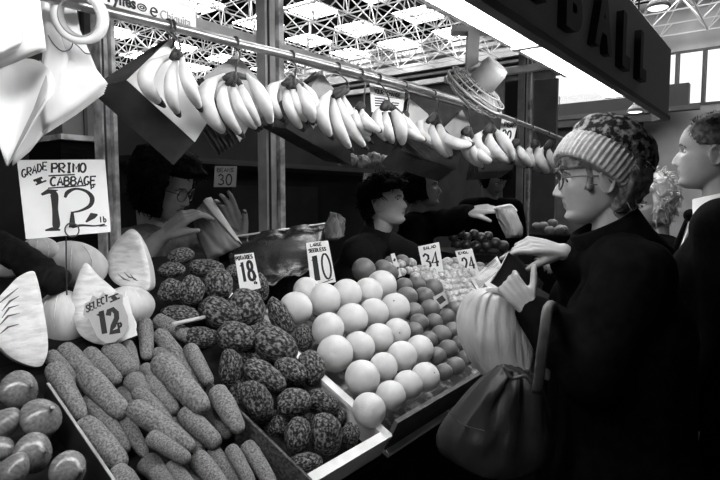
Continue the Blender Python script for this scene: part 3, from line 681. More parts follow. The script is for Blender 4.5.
bunch(378, (386, 105), [(((382, 107), (377, 122), (388, 142)), 12), (((386, 109), (387, 127), (394, 144)), 11), (((391, 107), (400, 125), (402, 146)), 14), (((402, 114), (410, 127), (421, 139)), 11)], 'sixth banana bunch from the left, in front of the printed notice')
bunch(404, (405, 115), [(((404, 117), (404, 128), (416, 139)), 9), (((405, 118), (411, 132), (426, 140)), 10)], 'seventh banana bunch from the left, a small dark-tipped one')
bunch(433, (435, 117), [(((428, 120), (420, 132), (446, 152)), 11), (((433, 122), (435, 140), (450, 158)), 11), (((438, 121), (443, 138), (452, 157)), 11), (((441, 128), (451, 142), (473, 144)), 13)], 'eighth banana bunch from the left, with one banana sticking out sideways', hk=None)
bunch(464, (468, 131), [(((463, 131), (467, 150), (480, 166)), 12), (((467, 134), (473, 153), (483, 168)), 11), (((474, 144), (481, 156), (492, 161)), 11)], 'ninth banana bunch from the left, half hidden behind its neighbour', .03)
bunch(484, (491, 128), [(((485, 131), (478, 147), (505, 161)), 13), (((491, 132), (493, 149), (512, 163)), 13), (((495, 130), (505, 143), (513, 162)), 13)], 'tenth banana bunch from the left, just left of the 20 card')
bunch(514, (516, 143), [(((514, 145), (515, 158), (527, 167)), 9), (((518, 145), (523, 156), (532, 167)), 10)], 'eleventh banana bunch from the left, a slim pair by the far post')
bunch(531, (535, 144), [(((533, 146), (529, 159), (543, 172)), 11), (((538, 145), (540, 161), (549, 173)), 11)], 'twelfth banana bunch from the left, close to the bobble hat')
bunch(547, (550, 145), [(((546, 147), (540, 159), (558, 173)), 10), (((549, 148), (552, 161), (561, 173)), 9)], 'thirteenth banana bunch from the left, last before the bobble hat')

# paper bag pads hanging behind the bananas
def pad(px, Y, label, front=PAPER, back=PAPER_B, n=9, fan=V((-.006, .006, -.007)), turn=0, hx=None, fans=None):
    nrm = M.Rotation(R(turn), 3, 'Z') @ V((0, -1, 0)); c = onY(*px[0], Y); q = [on(x, y, c, nrm) for x, y in px]
    t = thing('paper_bag_pad', label, 'paper bags', c, 'bag pads on the rail')
    obj('front_sheet', prism(B(), q, -nrm * .002), front, t, False)
    bm = B()
    for k in range(1, n + 1):
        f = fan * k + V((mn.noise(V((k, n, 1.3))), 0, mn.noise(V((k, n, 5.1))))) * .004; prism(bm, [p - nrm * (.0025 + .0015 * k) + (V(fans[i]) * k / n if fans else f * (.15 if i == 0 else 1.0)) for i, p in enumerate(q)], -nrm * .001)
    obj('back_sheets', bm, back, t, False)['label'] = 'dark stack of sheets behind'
    if hx: hook(hx, c + V((0, .0, -.01)), 'wire hook carrying the ' + label.split(',')[0])
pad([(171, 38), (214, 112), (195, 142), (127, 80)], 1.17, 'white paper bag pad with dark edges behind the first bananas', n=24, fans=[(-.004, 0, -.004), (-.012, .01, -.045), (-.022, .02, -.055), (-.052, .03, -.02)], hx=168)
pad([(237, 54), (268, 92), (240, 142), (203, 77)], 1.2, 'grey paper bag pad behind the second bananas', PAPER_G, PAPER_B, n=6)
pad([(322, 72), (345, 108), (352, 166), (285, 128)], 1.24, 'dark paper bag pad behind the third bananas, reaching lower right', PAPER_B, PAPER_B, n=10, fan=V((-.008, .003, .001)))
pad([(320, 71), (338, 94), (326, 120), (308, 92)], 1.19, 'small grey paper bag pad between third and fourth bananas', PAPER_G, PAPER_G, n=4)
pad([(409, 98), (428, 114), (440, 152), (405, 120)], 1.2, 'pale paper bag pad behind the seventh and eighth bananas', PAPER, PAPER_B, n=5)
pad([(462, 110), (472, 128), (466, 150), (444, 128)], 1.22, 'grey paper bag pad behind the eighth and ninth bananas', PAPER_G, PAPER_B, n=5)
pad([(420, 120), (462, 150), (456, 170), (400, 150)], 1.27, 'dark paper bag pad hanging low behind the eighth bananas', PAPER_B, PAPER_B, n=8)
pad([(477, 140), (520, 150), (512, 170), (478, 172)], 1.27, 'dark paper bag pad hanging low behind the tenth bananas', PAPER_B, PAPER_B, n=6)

# printed notice, card 20
card('notice', 'white printed notice hanging behind the sixth bananas', 'notice', [(370, 83), (405, 92), (403, 112), (372, 112)], depth(onY(388, 97, 1.18)), CARD,
     [([(.08, .9), (.92, .9)], .02), ([(.08, .62), (.92, .62)], .02)] + text_strokes('YOUR', .1, .68, .055, .16, .035, .25) + text_strokes('CHANGE', .46, .68, .055, .16, .035, .25) + [([(.1, v), (.1 + l, v + .01)], .045) for v, l in ((.5, .32), (.41, .28), (.32, .22), (.23, .26))] + [([(.62, v), (.62 + l, v)], .04) for v, l in ((.4, .22), (.3, .2))], lean=0, turn=52)
bm = B()
card('price_card', 'dim hanging card reading 20 beside the far post', 'price card', [(502, 119), (518, 122), (513, 143), (499, 140)], depth(onY(508, 130, 1.16)), CARD, text_strokes('20', .16, .1, .26, .42, .09) + text_strokes('PER', .2, .68, .16, .2, .05), lean=0, turn=40, group='price cards')

# sticker strip above the rail: two fruit makers' names with their round marks
st = thing('sticker_strip', 'white strip of fruit stickers along the top of the rail', 'sign', onY(150, 15, 1.16))
q = [onY(100, -26, 1.16), onY(196, 13.5, 1.16), onY(196, 27, 1.16), onY(100, 4.5, 1.16)]
zb = (q[2].z + q[3].z) / 2; zt_ = zb + .052
q = [V((q[3].x, 1.16, zt_)), V((q[2].x, 1.16, zt_)), V((q[2].x, 1.16, zb)), V((q[3].x, 1.16, zb))]
obj('strip', prism(B(), q, V((0, .004, 0))), CARD, st, False)
def put_text(s, px, py, size, parent, m, bold=0, name='lettering', width=None):
    g = font(s, size, .0006, bold); c = onY(px, py, 1.1585); xs = [v.co.x for v in g.verts]; ys_ = [v.co.y for v in g.verts]
    ox, oy = (min(xs) + max(xs)) / 2, (min(ys_) + max(ys_)) / 2; sx = (width / (max(xs) - min(xs))) if width else 1
    bmesh.ops.transform(g, matrix=M.Translation(c) @ M.Rotation(R(90), 4, 'X') @ M.Diagonal((sx, 1, 1, 1)) @ M.Translation((-ox, -oy, 0)), verts=g.verts)
    return obj(name, g, m, parent, False)
put_text('Fyffes', 122, 1.5, .034, st, INK, .0012, width=onY(136, 5, 1.16).x - onY(108, 5, 1.16).x)
put_text('Chiquita', 176, 20, .03, st, PAPER_G, 0, width=onY(192, 20, 1.16).x - onY(162, 20, 1.16).x)
bm = B(); c = onY(142, 7.5, 1.158)
for a_, b_, r_ in ((.0105, .007, .0013), (.005, .0025, .0012)): tube(bm, [c + V((a_ * math.cos(R(k)), 0, b_ * math.sin(R(k)))) for k in range(0, 361, 20)], r_, 5)
obj('oval_mark', bm, INK, st)
bm = B(); c = onY(154, 12, 1.158); tube(bm, [c + V((.008 * math.cos(R(k)), 0, .009 * math.sin(R(k)))) for k in range(0, 321, 20)], .0018, 5); tube(bm, [c + V((-.0075, 0, 0)), c + V((.0075, 0, .001))], .0015, 5)
obj('round_mark', bm, INK, st)

# tape roll threaded on the rail end
c = at(80, 16.5, 1.06); ax = (M.Rotation(R(-22), 3, 'Z') @ -ray(80, 17)).normalized(); tr_ = thing('tape_roll', 'pale ring of tape hanging on the rail end', 'tape', c)
lathe(bm := B(), c - ax * .011, ax, [(0, .037), (0, .050), (.022, .050), (.022, .037)], 40)
for f_ in [f for f in bm.faces if len(f.verts) > 4]: bm.faces.remove(f_)
vs_ = list(bm.verts); n = 40
for j in range(n): bm.faces.new((vs_[j], vs_[(j + 1) % n], vs_[3 * n + (j + 1) % n], vs_[3 * n + j]))
obj('tape_ring', bm, PAPER, tr_, True)
lathe(bm := B(), c - ax * .0115, ax, [(0, .034), (0, .037), (.023, .037), (.023, .034)], 40)
for f_ in [f for f in bm.faces if len(f.verts) > 4]: bm.faces.remove(f_)
vs_ = list(bm.verts)
for j in range(n): bm.faces.new((vs_[j], vs_[(j + 1) % n], vs_[3 * n + (j + 1) % n], vs_[3 * n + j]))
obj('card_core', bm, PAPER_G, tr_, True)

# white bags hanging at the left
def bag_sheaf(px, d, label, n=5, step=(-.3, 2.2, .004), turn=0, lean=0, m=PAPER, strings=None):
    cx = sum(p[0] for p in px) / len(px); cy = sum(p[1] for p in px) / len(px); c = at(cx, cy, d)
    v = CAM - c; v.z = 0; v.normalize(); v = M.Rotation(R(turn), 3, 'Z') @ v; nrm = (v + V((0, 0, lean))).normalized()
    t = thing('paper_bags', label, 'paper bags', c, 'white bags at the rail end')
    for k in range(n):
        bm = B(); q = [on(x + step[0] * k, y + step[1] * k, c - nrm * step[2] * k, nrm) for x, y in px]
        s_ = q; cc = sum(s_, V()) / len(s_); rows_ = []; ed = []
        for i_ in range(len(s_)): ed += [s_[i_] * (1 - u_ / 4) + s_[(i_ + 1) % len(s_)] * (u_ / 4) for u_ in range(4)]
        ed.append(s_[0])
        for a in (1.0, .85, .7, .5, .3, .02): rows_.append([cc + (p - cc) * a + nrm * (.003 * (1 - a * a) + .007 * (1 - a ** 6) * nz((p - cc) * a + cc, 17, k)) for p in ed])
        grid(bm, rows_); sheet('bag', bm, m, .0012, t)
    return t, c, nrm
bag_sheaf([(-14, -30), (28, -26), (40, 2), (46, 47), (20, 57), (0, 65), (-20, 70), (-22, 20)], .96, 'thick sheaf of white paper bags at the top left corner', 4, (.2, 1.2, .004), -15)
bag_sheaf([(-25, 0), (18, -8), (22, 42), (4, 52), (-25, 62)], .93, 'front white bags folded over at the very left edge', 5, (-.6, 1.5, .0035), -10)
bs, c, nrm = bag_sheaf([(42, -14), (74, -6), (80, 30), (97, 70), (108, 84), (80, 105), (44, 128), (40, 90), (46, 45)], 1.12, 'white paper bags with string loops hanging below the tape ring', 5, (-.9, 2.4, .004), 10)
bm = B()
for P in ([(48, 35), (53, 43), (60, 50), (66, 51), (71, 48), (73, 42), (72, 38)], [(73, 42), (79, 47), (85, 53), (91, 54)]): tube(bm, curve([on(x, y, c + nrm * .012, nrm) for x, y in P], 4), .0011, 5)
obj('string', bm, DARKSTEEL, bs)['label'] = 'thin dark string loops'
# an open bag rolled into a cone
t = thing('rolled_bag', 'large open white paper bag rolled to a point below the sheaf', 'paper bag', at(25, 110, 1.03))
rim = curve([at(-22, 82, 1.0), at(-5, 66, 1.04), at(18, 58, 1.07), at(40, 60, 1.06), at(53, 76, 1.0), at(54, 92, .97)], 6); ap = at(7, 168, 1.02)
rows_ = [[ap + (p - ap) * f + V((0, 0, .006 * nz(p * f, 9))) for p in rim] for f in (.02, .2, .4, .6, .8, 1.0)]
bm = grid(B(), rows_); sheet('bag_wall', bm, PAPER, .0015, t)
rim2 = curve([at(30, 59, 1.075), at(44, 67, 1.05), at(47, 84, 1.0), at(44, 100, .985)], 6)
rows_ = [[ap + (p - ap) * f for p in rim2] for f in (.03, .3, .6, .8, 1.0)]
sheet('inner_fold', grid(B(), rows_), PAPER_G, .0015, t)  # inside of the white bag coloured grey to stand for its shade
bag_sheaf([(40, 60), (56, 88), (52, 122), (30, 150), (12, 165), (18, 120), (34, 90)], 1.1, 'narrow white bag hanging behind the rolled bag', 2, (.5, 1, .004), 0)

# ================================================ price cards on the produce
HD = .018
t12, q12, n12 = card('price_sign', 'large white handwritten sign reading 12p for cabbage', 'price sign', [(17, 160), (105, 159.5), (111, 232), (26, 239)], 1.28, CARD,
  text_strokes('GRADE', .03, .78, .045, .10, .018, .3, .1, .022) + text_strokes('PRIMO', .36, .83, .065, .12, .026, .25, .1) + [([(.32, .79), (.62, .80)], .018)] + text_strokes('CABBAGE', .33, .66, .062, .11, .024, .25, .12) + [([(.30, .63), (.74, .65)], .018)] +
  [([(.15, .73), (.25, .77)], .03), ([(.17, .68), (.29, .73)], .02), ([(.19, .76), (.22, .70)], .06)] +
  [([(.30, .58), (.36, .55), (.355, .35), (.35, .15), (.33, .09)], [.02, .09, .07, .09, .03]), ([(.22, .55), (.30, .59), (.41, .60)], [.03, .06, .01]), ([(.22, .09), (.30, .10), (.39, .08)], [.02, .05, .02])] +
  [([(.48, .50), (.52, .57), (.62, .61), (.74, .57), (.80, .48), (.77, .38), (.66, .32), (.56, .30)], [.03, .05, .03, .04, .06, .05, .03, .02]), ([(.55, .31), (.54, .2), (.53, .10)], [.03, .06, .08]), ([(.53, .11), (.65, .12), (.80, .10), (.93, .11)], [.04, .03, .02, .02]), ([(.70, .16), (.79, .24), (.85, .25)], [.02, .09, .02])] +
  text_strokes('lb', .87, .14, .04, .08, .015) + [([(.86, .09), (.95, .09)], .012)] + text_strokes('p', .80, .62, .05, .06, .018), lean=8, turn=10)
bm = B(); k = at(72, 230, 1.27); tube(bm, [k + RT * .016 * math.cos(R(a)) + V((0, 0, 1)) * .016 * math.sin(R(a)) for a in range(0, 361, 24)], .0016, 6); obj('wire_ring', bm, DARKSTEEL, t12)
bm = B(); m0 = q12[2] * .46 + q12[3] * .54 - n12 * .006; tube(bm, [m0 + V((0, 0, .03)), S(67, 312, -.03)], .0016, 6); obj('wire_stake', bm, DARKSTEEL, t12)
shield = [(.0, .62), (.08, .84), (.20, .87), (.28, .98), (.40, .90), (.52, 1.02), (.66, .88), (.80, .98), (.95, .9), (.93, .72), (1.0, .45), (.98, .22), (.85, .06), (.6, -.02), (.42, -.02), (.25, .1), (.18, .3), (.12, .5)]
card('price_card', 'grey shield-shaped card reading SELECTED 12p stuck in the cabbages', 'price card', [(80, 296), (124, 290), (131, 338), (88, 346)], 1.32, CARD_G,
  text_strokes('SELECT', .08, .66, .075, .14, .03, .2, .1, .028) + [([(.62, .89), (.86, .94)], .03), ([(.64, .79), (.88, .85)], .03), ([(.72, .90), (.78, .82)], .09)] +
  text_strokes('12', .28, .18, .24, .46, .1, .1) + text_strokes('p', .75, .26, .1, .14, .04), lean=20, outline=shield, group='price cards')
card('price_card', 'white card corner showing behind the shield-shaped card', 'price card', [(112, 300), (128, 296), (137.5, 335), (116, 343)], 1.345, CARD, [], lean=20, group='price cards')
card('price_card', 'white card reading POTATOES 18p standing in the potatoes', 'price card', [(234.5, 255), (253.5, 252.5), (261, 288), (240.5, 293)], 1.70, CARD,
  text_strokes('POTATOES', .04, .85, .085, .1, .03, .3) + text_strokes('18', .14, .26, .3, .52, .075, .28) + text_strokes('p', .8, .3, .1, .16, .04) + text_strokes('lb', .72, .14, .07, .08, .03), lean=12, group='price cards')
card('price_card', 'tall white card reading 10 standing behind the grapefruit', 'price card', [(306, 243), (328, 240.5), (336, 282), (311, 286)], 1.93, CARD,
  text_strokes('LARGE', .18, .9, .08, .07, .02, .3) + text_strokes('SEEDLESS', .08, .77, .075, .08, .024, .3) + text_strokes('1', .16, .1, .24, .58, [.10, .12, .13]) + text_strokes('0', .54, .1, .38, .6, .045) + [([(.4, .02), (.9, .08)], .02)], lean=10, group='price cards')
card('price_card', 'white card reading 34 standing in the tomatoes', 'price card', [(418, 246.5), (439, 242), (443.5, 271), (424, 275.5)], 2.42, CARD,
  text_strokes('SALAD', .22, .84, .1, .09, .03, .25) + text_strokes('34', .12, .2, .34, .5, .07, .15) + arc_st if False else text_strokes('SALAD', .22, .84, .1, .09, .03, .25) + text_strokes('34', .12, .2, .34, .5, .075, .15) + [(arc(.55, .09, .06, .06, 0, 360, 10), .02)], lean=8, group='price cards')
card('price_card', 'white card reading 24 standing at the far end of the tomatoes', 'price card', [(455, 251), (472, 248.5), (479, 272), (463, 276)], 2.58, CARD,
  text_strokes('ENGL', .15, .84, .12, .09, .035, .3) + text_strokes('24', .22, .18, .3, .5, .075, .2), lean=8, group='price cards')
card('price_card', 'small dark-printed card stuck in the oranges', 'price card', [(433, 297), (444.5, 291), (448.5, 303), (438.5, 310)], 2.05, CARD_G, [([(.22, .5), (.8, .55)], .45)], lean=20, group='price cards')
card('price_card', 'narrow card seen edge-on beside the back oranges', 'price card', [(390.5, 254), (394.5, 253), (402, 276), (397.5, 278)], 2.22, CARD, [([(.3, .75), (.7, .7)], .12), ([(.3, .35), (.6, .3)], .2)], lean=5, group='price cards')
card('price_card', 'dim grey card reading 30 hanging under the back shelf at the left', 'price card', [(215, 166), (237, 166), (236, 187), (214, 187)], depth(onY(226, 170, 2.535)), CARD_G, text_strokes('BEANS', .1, .72, .12, .18, .04, .3) + text_strokes('30', .16, .1, .28, .5, .07, .25), lean=0, turn=39, group='price cards')
card('price_card', 'dim grey card reading 32 hanging below the cauliflowers', 'price card', [(364, 173), (377, 174), (376, 189), (362, 188)], depth(onY(370, 175, 2.535)), CARD_G, text_strokes('NEW', .1, .72, .2, .2, .05, .25) + text_strokes('32', .16, .1, .3, .48, .09, .25), lean=0, turn=53, group='price cards')
# ================================================ people
SKIN = mat('skin', .34, .5, .28, 20, .35, .65, spec=.3, bump=.05, bscale=60)
LIP = mat('lips', .15, .5); BROW = mat('brow_hair', .06, .8)
EYEW = mat('eye_white', .55, .3); IRIS = mat('iris', .01, .2)
HAIR_D = mat('dark_hair', .003, .85, .009, 70, spec=.04, bump=.5, bscale=60); HAIR_M = mat('brown_hair', .06, .6, .16, 60, spec=.3, bump=.5, bscale=70)
HAIR_G = mat('grey_hair', .03, .55, .12, 60, spec=.3, bump=.4, bscale=80); HAIR_W = mat('white_hair', .62, .6, .4, 40, bump=.5, bscale=60)
COAT = mat('black_coat', .0028, 1, .005, 40, spec=.02, bump=.3, bscale=30); SUIT = mat('black_suit', .003, .95, .005, 60, spec=.03)
SWEAT = mat('dark_sweater', .005, .95, .008, 90, spec=.1, bump=.3, bscale=90); CARD_I = mat('grey_cardigan', .13, .9, .18, 60, spec=.1)
ZL = [0, .010, .020, .035, .050, .065, .080, .10, .115, .125, .135, .155, .180, .200, .215, .228]
XF = [.060, .076, .082, .077, .083, .084, .085, .086, .083, .086, .090, .090, .081, .065, .045, .008]
XB = [.020, .005, -.012, -.04, -.060, -.075, -.085, -.093, -.097, -.099, -.100, -.098, -.083, -.062, -.04, -.008]
WW = [.022, .034, .043, .053, .060, .065, .069, .072, .0735, .0745, .0755, .076, .071, .060, .043, .008]
g_ = lambda x, s: math.exp(-(x / s) ** 2)
def head_surface(t, z, nose=1.0, grow=0.0):
    """point of the face/cranium at azimuth t (0 = straight ahead) and height z above the chin (local, X ahead, Y left)"""
    xf, xb, w_ = np.interp(z, ZL, XF), np.interp(z, ZL, XB), np.interp(z, ZL, WW)
    xm = -.012 if z > .05 else -.012 + (.05 - z) * .9
    ct, st = math.cos(t), math.sin(t); e = .9
    cx = math.copysign(abs(ct) ** e, ct); sy = math.copysign(abs(st) ** e, st)
    x = xm + (max(xf - xm, .004) if ct > 0 else max(xm - xb, .004)) * cx; y = w_ * sy
    if ct > .2:
        ns = (g_(z - .079, .011) * .024 if z < .079 else np.interp(z, [.079, .09, .105, .118, .13], [.024, .020, .012, .004, 0])) * nose
        x += ns * g_(y, .0125 - (z - .079) * .10 if z > .079 else .0135)
        x += .007 * nose * g_(z - .074, .007) * g_(abs(y) - .013, .006)
        x -= .0105 * g_(abs(y) - .031, .016) * g_(z - .114, .011)
        x += .004 * g_(z - .131, .008) * g_(abs(y) - .028, .02)
        x += (.0055 * g_(z - .0555, .0055) + .006 * g_(z - .0445, .006) - .004 * g_(z - .0500, .003)) * g_(y, .021)
        x += .004 * g_(z - .095, .014) * g_(abs(y) - .045, .015)
        x += .004 * g_(z - .018, .010) * g_(y, .018)
    return V((x, y, z))
def add_head(bm, T, nose=1.0, ears=True):
    nt, nzz = 96, 64; rings = []
    for i in range(nzz):
        z = .228 * (i / (nzz - 1)); rings.append([bm.verts.new(T @ head_surface(2 * math.pi * j / nt, z, nose)) for j in range(nt)])
    for a, b in zip(rings, rings[1:]):
        for j in range(nt): bm.faces.new((a[j], a[(j + 1) % nt], b[(j + 1) % nt], b[j]))
    bm.faces.new(rings[0][::-1]); bm.faces.new(rings[-1])
    if ears:
        for s in (1, -1):
            ell(bm, T @ V((-.012, s * .078, .098)), (.015, .006, .027), (T.to_3x3() @ M.Rotation(s * R(18), 3, 'Z') @ M.Rotation(R(12), 3, 'Y')), 12, 8)
            pts = [T @ V((-.012 + .017 * math.cos(R(a)) - .004, s * (.082 + .003 * math.sin(R(a))), .101 + .028 * math.sin(R(a)))) for a in range(20, 300, 25)]
            tube(bm, pts, .0042, 8)
def head_T(c, az, pitch=0, roll=0, sc_=1.0):
    rot = M.Rotation(R(az), 4, 'Z') @ M.Rotation(-R(pitch), 4, 'Y') @ M.Rotation(R(roll), 4, 'X')
    return M.Translation(V(c)) @ rot @ M.Diagonal((sc_, sc_, sc_, 1)) @ M.Translation((0.0, 0, -.115))
def add_limb(bm, pts, rad, n=14):
    tube(bm, pts, rad, n)
    for p, r in zip(pts, rad): ell(bm, p, r * .98, None, 12, 8)
def fuse(bm, voxel, smooth=3, mats=(), mark=None):
    """join the overlapping volumes into one continuous skin"""
    me = bpy.data.meshes.new('f'); bmesh.ops.triangulate(bm, faces=[f for f in bm.faces if len(f.verts) > 4]); bmesh.ops.recalc_face_normals(bm, faces=bm.faces[:]); bm.to_mesh(me); bm.free()
    o = bpy.data.objects.new('f', me); C.objects.link(o)
    r = o.modifiers.new('r', 'REMESH'); r.mode = 'VOXEL'; r.voxel_size = voxel; r.adaptivity = 0
    if smooth: s = o.modifiers.new('s', 'SMOOTH'); s.iterations = smooth; s.factor = .5
    dg = bpy.context.evaluated_depsgraph_get(); dg.update(); out = bpy.data.meshes.new_from_object(o.evaluated_get(dg))
    bpy.data.objects.remove(o); bpy.data.meshes.remove(me); out.materials.clear()
    for m in mats: out.materials.append(m)
    out.polygons.foreach_set('use_smooth', [True] * len(out.polygons))
    if mark:
        for p in out.polygons: p.material_index = mark(p.center)
    return out
def hand_parts(bm, wrist, d, nrm, side, curl, thumb=(.5, .3), s=1.0, spread=1.0, arm=None):
    """palm, four fingers, thumb. d along the hand, nrm out of the back of the hand, side=+1 when the thumb lies towards d x nrm"""
    d = V(d).normalized(); nrm = V(nrm); nrm = (nrm - d * nrm.dot(d)).normalized(); l = d.cross(nrm) * side        # l points to the thumb side
    W = V(wrist)
    for k, off in enumerate((.028, .010, -.009, -.026)):
        a = W + l * off * .55 * s; b = W + d * .088 * s + l * off * s; tube(bm, [a - d * .01 * s, (a + b) / 2 + nrm * .002 * s, b], [.014 * s, .0145 * s, .0115 * s], 10); ell(bm, b, .0112 * s, None, 10, 8)
    lens = ((.044, .026, .021), (.048, .030, .023), (.045, .028, .022), (.036, .021, .019)); rr = (.0080, .0082, .0078, .0070)
    for k, off in enumerate((.030, .0105, -.0095, -.028)):
        p = W + d * .088 * s + l * off * s; ang = 0; pts = [p - d * .012 * s, p]; rad = [rr[k] * 1.1 * s, rr[k] * 1.08 * s]
        sd = l * (off * 2.2) * spread * .35
        for seg, L in enumerate(lens[k]):
            ang += R(curl[k][seg]); dd = (d + sd).normalized() * math.cos(ang) - nrm * math.sin(ang); p = p + dd * L * s; pts.append(p); rad.append(rr[k] * (1.0, .93, .78)[seg] * s)
        add_limb(bm, pts, rad, 10)
    p = W + d * .022 * s + l * .026 * s - nrm * .004 * s; a0, a1 = thumb
    td = (d * math.cos(a0) + l * math.sin(a0) - nrm * .25).normalized(); pts = [W + d * .012 * s + l * .012 * s, p]; rad = [.014 * s, .0135 * s]
    p = p + td * .036 * s; pts.append(p); rad.append(.0112 * s); td = (td - nrm * a1 + d * .25).normalized(); p = p + td * .030 * s; pts.append(p); rad.append(.0102 * s); td = (td - nrm * a1 * .6).normalized(); p = p + td * .022 * s; pts.append(p); rad.append(.0075 * s)
    add_limb(bm, pts, rad, 10)
def hair_cap(T, hfun, n_t=72, n_z=44, z0=.02, noise_=(.006, 45), seed=0, front=.4):
    bm = B(); rings = []
    for i in range(n_z):
        z = z0 + (.228 - z0) * (i / (n_z - 1)) ** .9; ring = []
        for j in range(n_t):
            t = 2 * math.pi * j / n_t; tt = (t + math.pi) % (2 * math.pi) - math.pi; p = head_surface(t, z, 0); c = V((-.01, 0, .12)); n = (p - c).normalized(); fr = front + (1 - front) * min(1, max(0, (abs(tt) - .5) / 1.1))
            h = sum(hfun(tt + dt, z + dz) for dt in (-.09, 0, .09) for dz in (-.009, 0, .009)) / 9 * fr; k = noise_[0] * (nz(p, noise_[1], seed) + .6 * nz(p, noise_[1] * 2.2, seed + 3)) if h > 0 else 0
            ring.append(bm.verts.new(T @ (p + n * (h + k if h > 0 else -.012))))
        rings.append(ring)
    for a, b in zip(rings, rings[1:]):
        for j in range(n_t): bm.faces.new((a[j], a[(j + 1) % n_t], b[(j + 1) % n_t], b[j]))
    bm.faces.new(rings[0][::-1]); bm.faces.new(rings[-1]); return bm
def curls(bm, T, hfun, n, ln, r, seed, z0=.02, curl=1.0, front=.4):
    """separate locks standing out of the cap"""
    rnd = random.Random(seed); k = 0; tries = 0
    while k < n and tries < n * 8:
        tries += 1; t = rnd.uniform(-math.pi, math.pi); z = rnd.uniform(z0, .226); h = min(hfun(t + dt, z + dz) for dt in (-.1, 0, .1) for dz in (-.008, 0, .008)) * (front + (1 - front) * min(1, max(0, (abs(t) - .5) / 1.1)))
        if h <= .003: continue
        p = head_surface(t, z, 0); nn = (p - V((-.01, 0, .12))).normalized(); p = p + nn * h * .8; dn = V((-.25 * nn.x, 0, -.6 if z < .19 else -.2)) + V((rnd.uniform(-1, 1), rnd.uniform(-1, 1), rnd.uniform(-.6, .6))) * curl
        pts = [p]; d = (nn * .7 + dn).normalized()
        for s_ in range(4): p = p + d * ln / 4; pts.append(p); d = (d + V((rnd.uniform(-1, 1), rnd.uniform(-1, 1), rnd.uniform(-1, .7))) * .7 * curl - nn * .35).normalized()
        tube(bm, [T @ q for q in pts], [r, r, r * .9, r * .7, r * .3], 5); k += 1
def eyes(T, parent, look=(0, 0)):
    for s in (1, -1):
        z = .1135; x = head_surface(.38 * s, z, 1).x - .0045; c = V((x, s * .031, z)); bm = B(); ell(bm, T @ c, .0118, T.to_3x3(), 14, 10); e = obj('eye', bm, EYEW, parent)
        gd = V((1, look[0], look[1])).normalized(); bm = B(); ell(bm, T @ (c + gd * .0080), .0060, None, 10, 8); obj('iris', bm, IRIS, e)
def face_mark(T):
    Ti = T.inverted()
    def f(p):
        q = Ti @ p
        if q.x < .04 or q.z < 0: return 0
        if abs(q.y) < .023 and ((q.z - .0500) / .0095) ** 2 + (q.y / .024) ** 2 < 1: return 1
        if .012 < abs(q.y) < .05 and abs(q.z - (.131 + .0035 * g_(abs(q.y) - .03, .012) - (.006 if abs(q.y) > .045 else 0))) < .0036: return 2
        return 0
    return f
def person(label, T, neck, sh, el, wr, hips, feet, hands, shoulder_r=.058, voxel=.0042, nose=1.0, group=None, look=(0, 0), belly=.12, kn=None):
    """one continuous body: sh/el/wr = {'L':pt,'R':pt}; hands = list of dicts for hand_parts"""
    base = (V(feet['L']) + V(feet['R'])) / 2; base.z = 0; o_root = None
    bm = B(); add_head(bm, T, nose); add_limb(bm, [T @ V((-.03, 0, .075)), T @ V((-.036, 0, .01)), V(neck), V(neck) + V((0, 0, -.05))], [.052, .052, .056, .065])
    hm = (V(hips['L']) + V(hips['R'])) / 2; nk = V(neck)
    for s in 'LR':
        sp_ = V(sh[s]); hp = V(hips[s]); ch = sp_ * .62 + nk * .38 + (hm - nk) * .28; add_limb(bm, [nk + V((0, 0, -.03)), (nk + sp_) / 2 + V((0, 0, -.015)), sp_], [.052, .052, shoulder_r * .9])
        add_limb(bm, [sp_ * .6 + nk * .4 + V((0, 0, -.05)), ch, hp * .9 + hm * .1 + V((0, 0, .12)), hp], [.06, belly * .86, belly * .78, belly * .86])
        w_ = V(wr[s]); e_ = V(el[s]); add_limb(bm, [sp_, (sp_ + e_) / 2, e_, (e_ + w_) / 2, w_], [.048, .044, .040, .038, .026])
        ft = V(feet[s]); k_ = V(kn[s]) if kn else (hp + ft) / 2 + V((0, 0, .02)); add_limb(bm, [hp, (hp + k_) / 2, k_, (k_ + ft) / 2 + V((0, 0, .03)), ft + V((0, 0, .08))], [.088, .075, .055, .052, .038])
        dr = (T.to_3x3() @ V((1, 0, 0))); dr.z = 0; dr.normalize(); add_limb(bm, [ft + V((0, 0, .04)), ft + dr * .14 + V((0, 0, .03))], [.04, .03])
    for h in hands: hand_parts(bm, **h)
    me = fuse(bm, voxel, 2, (SKIN, LIP, BROW), face_mark(T)); o = obj('person', me, None); tag(o, label, 'person', group); eyes(T, o, look); return o
def garment(name, parent, m, parts, voxel=.011, rough=.0, label=None, smooth=4, cut=None):
    bm = B()
    for pts, rad in parts: add_limb(bm, [V(p) for p in pts], rad, 16)
    me = fuse(bm, voxel, smooth, (m,))
    if rough:
        for v in me.vertices: v.co += v.normal * rough * (mn.noise(v.co * 9) + .6 * mn.noise(v.co * V((22, 22, 7)) if False else V((v.co.x * 22, v.co.y * 22, v.co.z * 6))))
    o = obj(name, me, None, parent)
    if label: o['label'] = label
    return o
def dirv(az, el=0): return V((math.cos(R(az)) * math.cos(R(el)), math.sin(R(az)) * math.cos(R(el)), math.sin(R(el))))
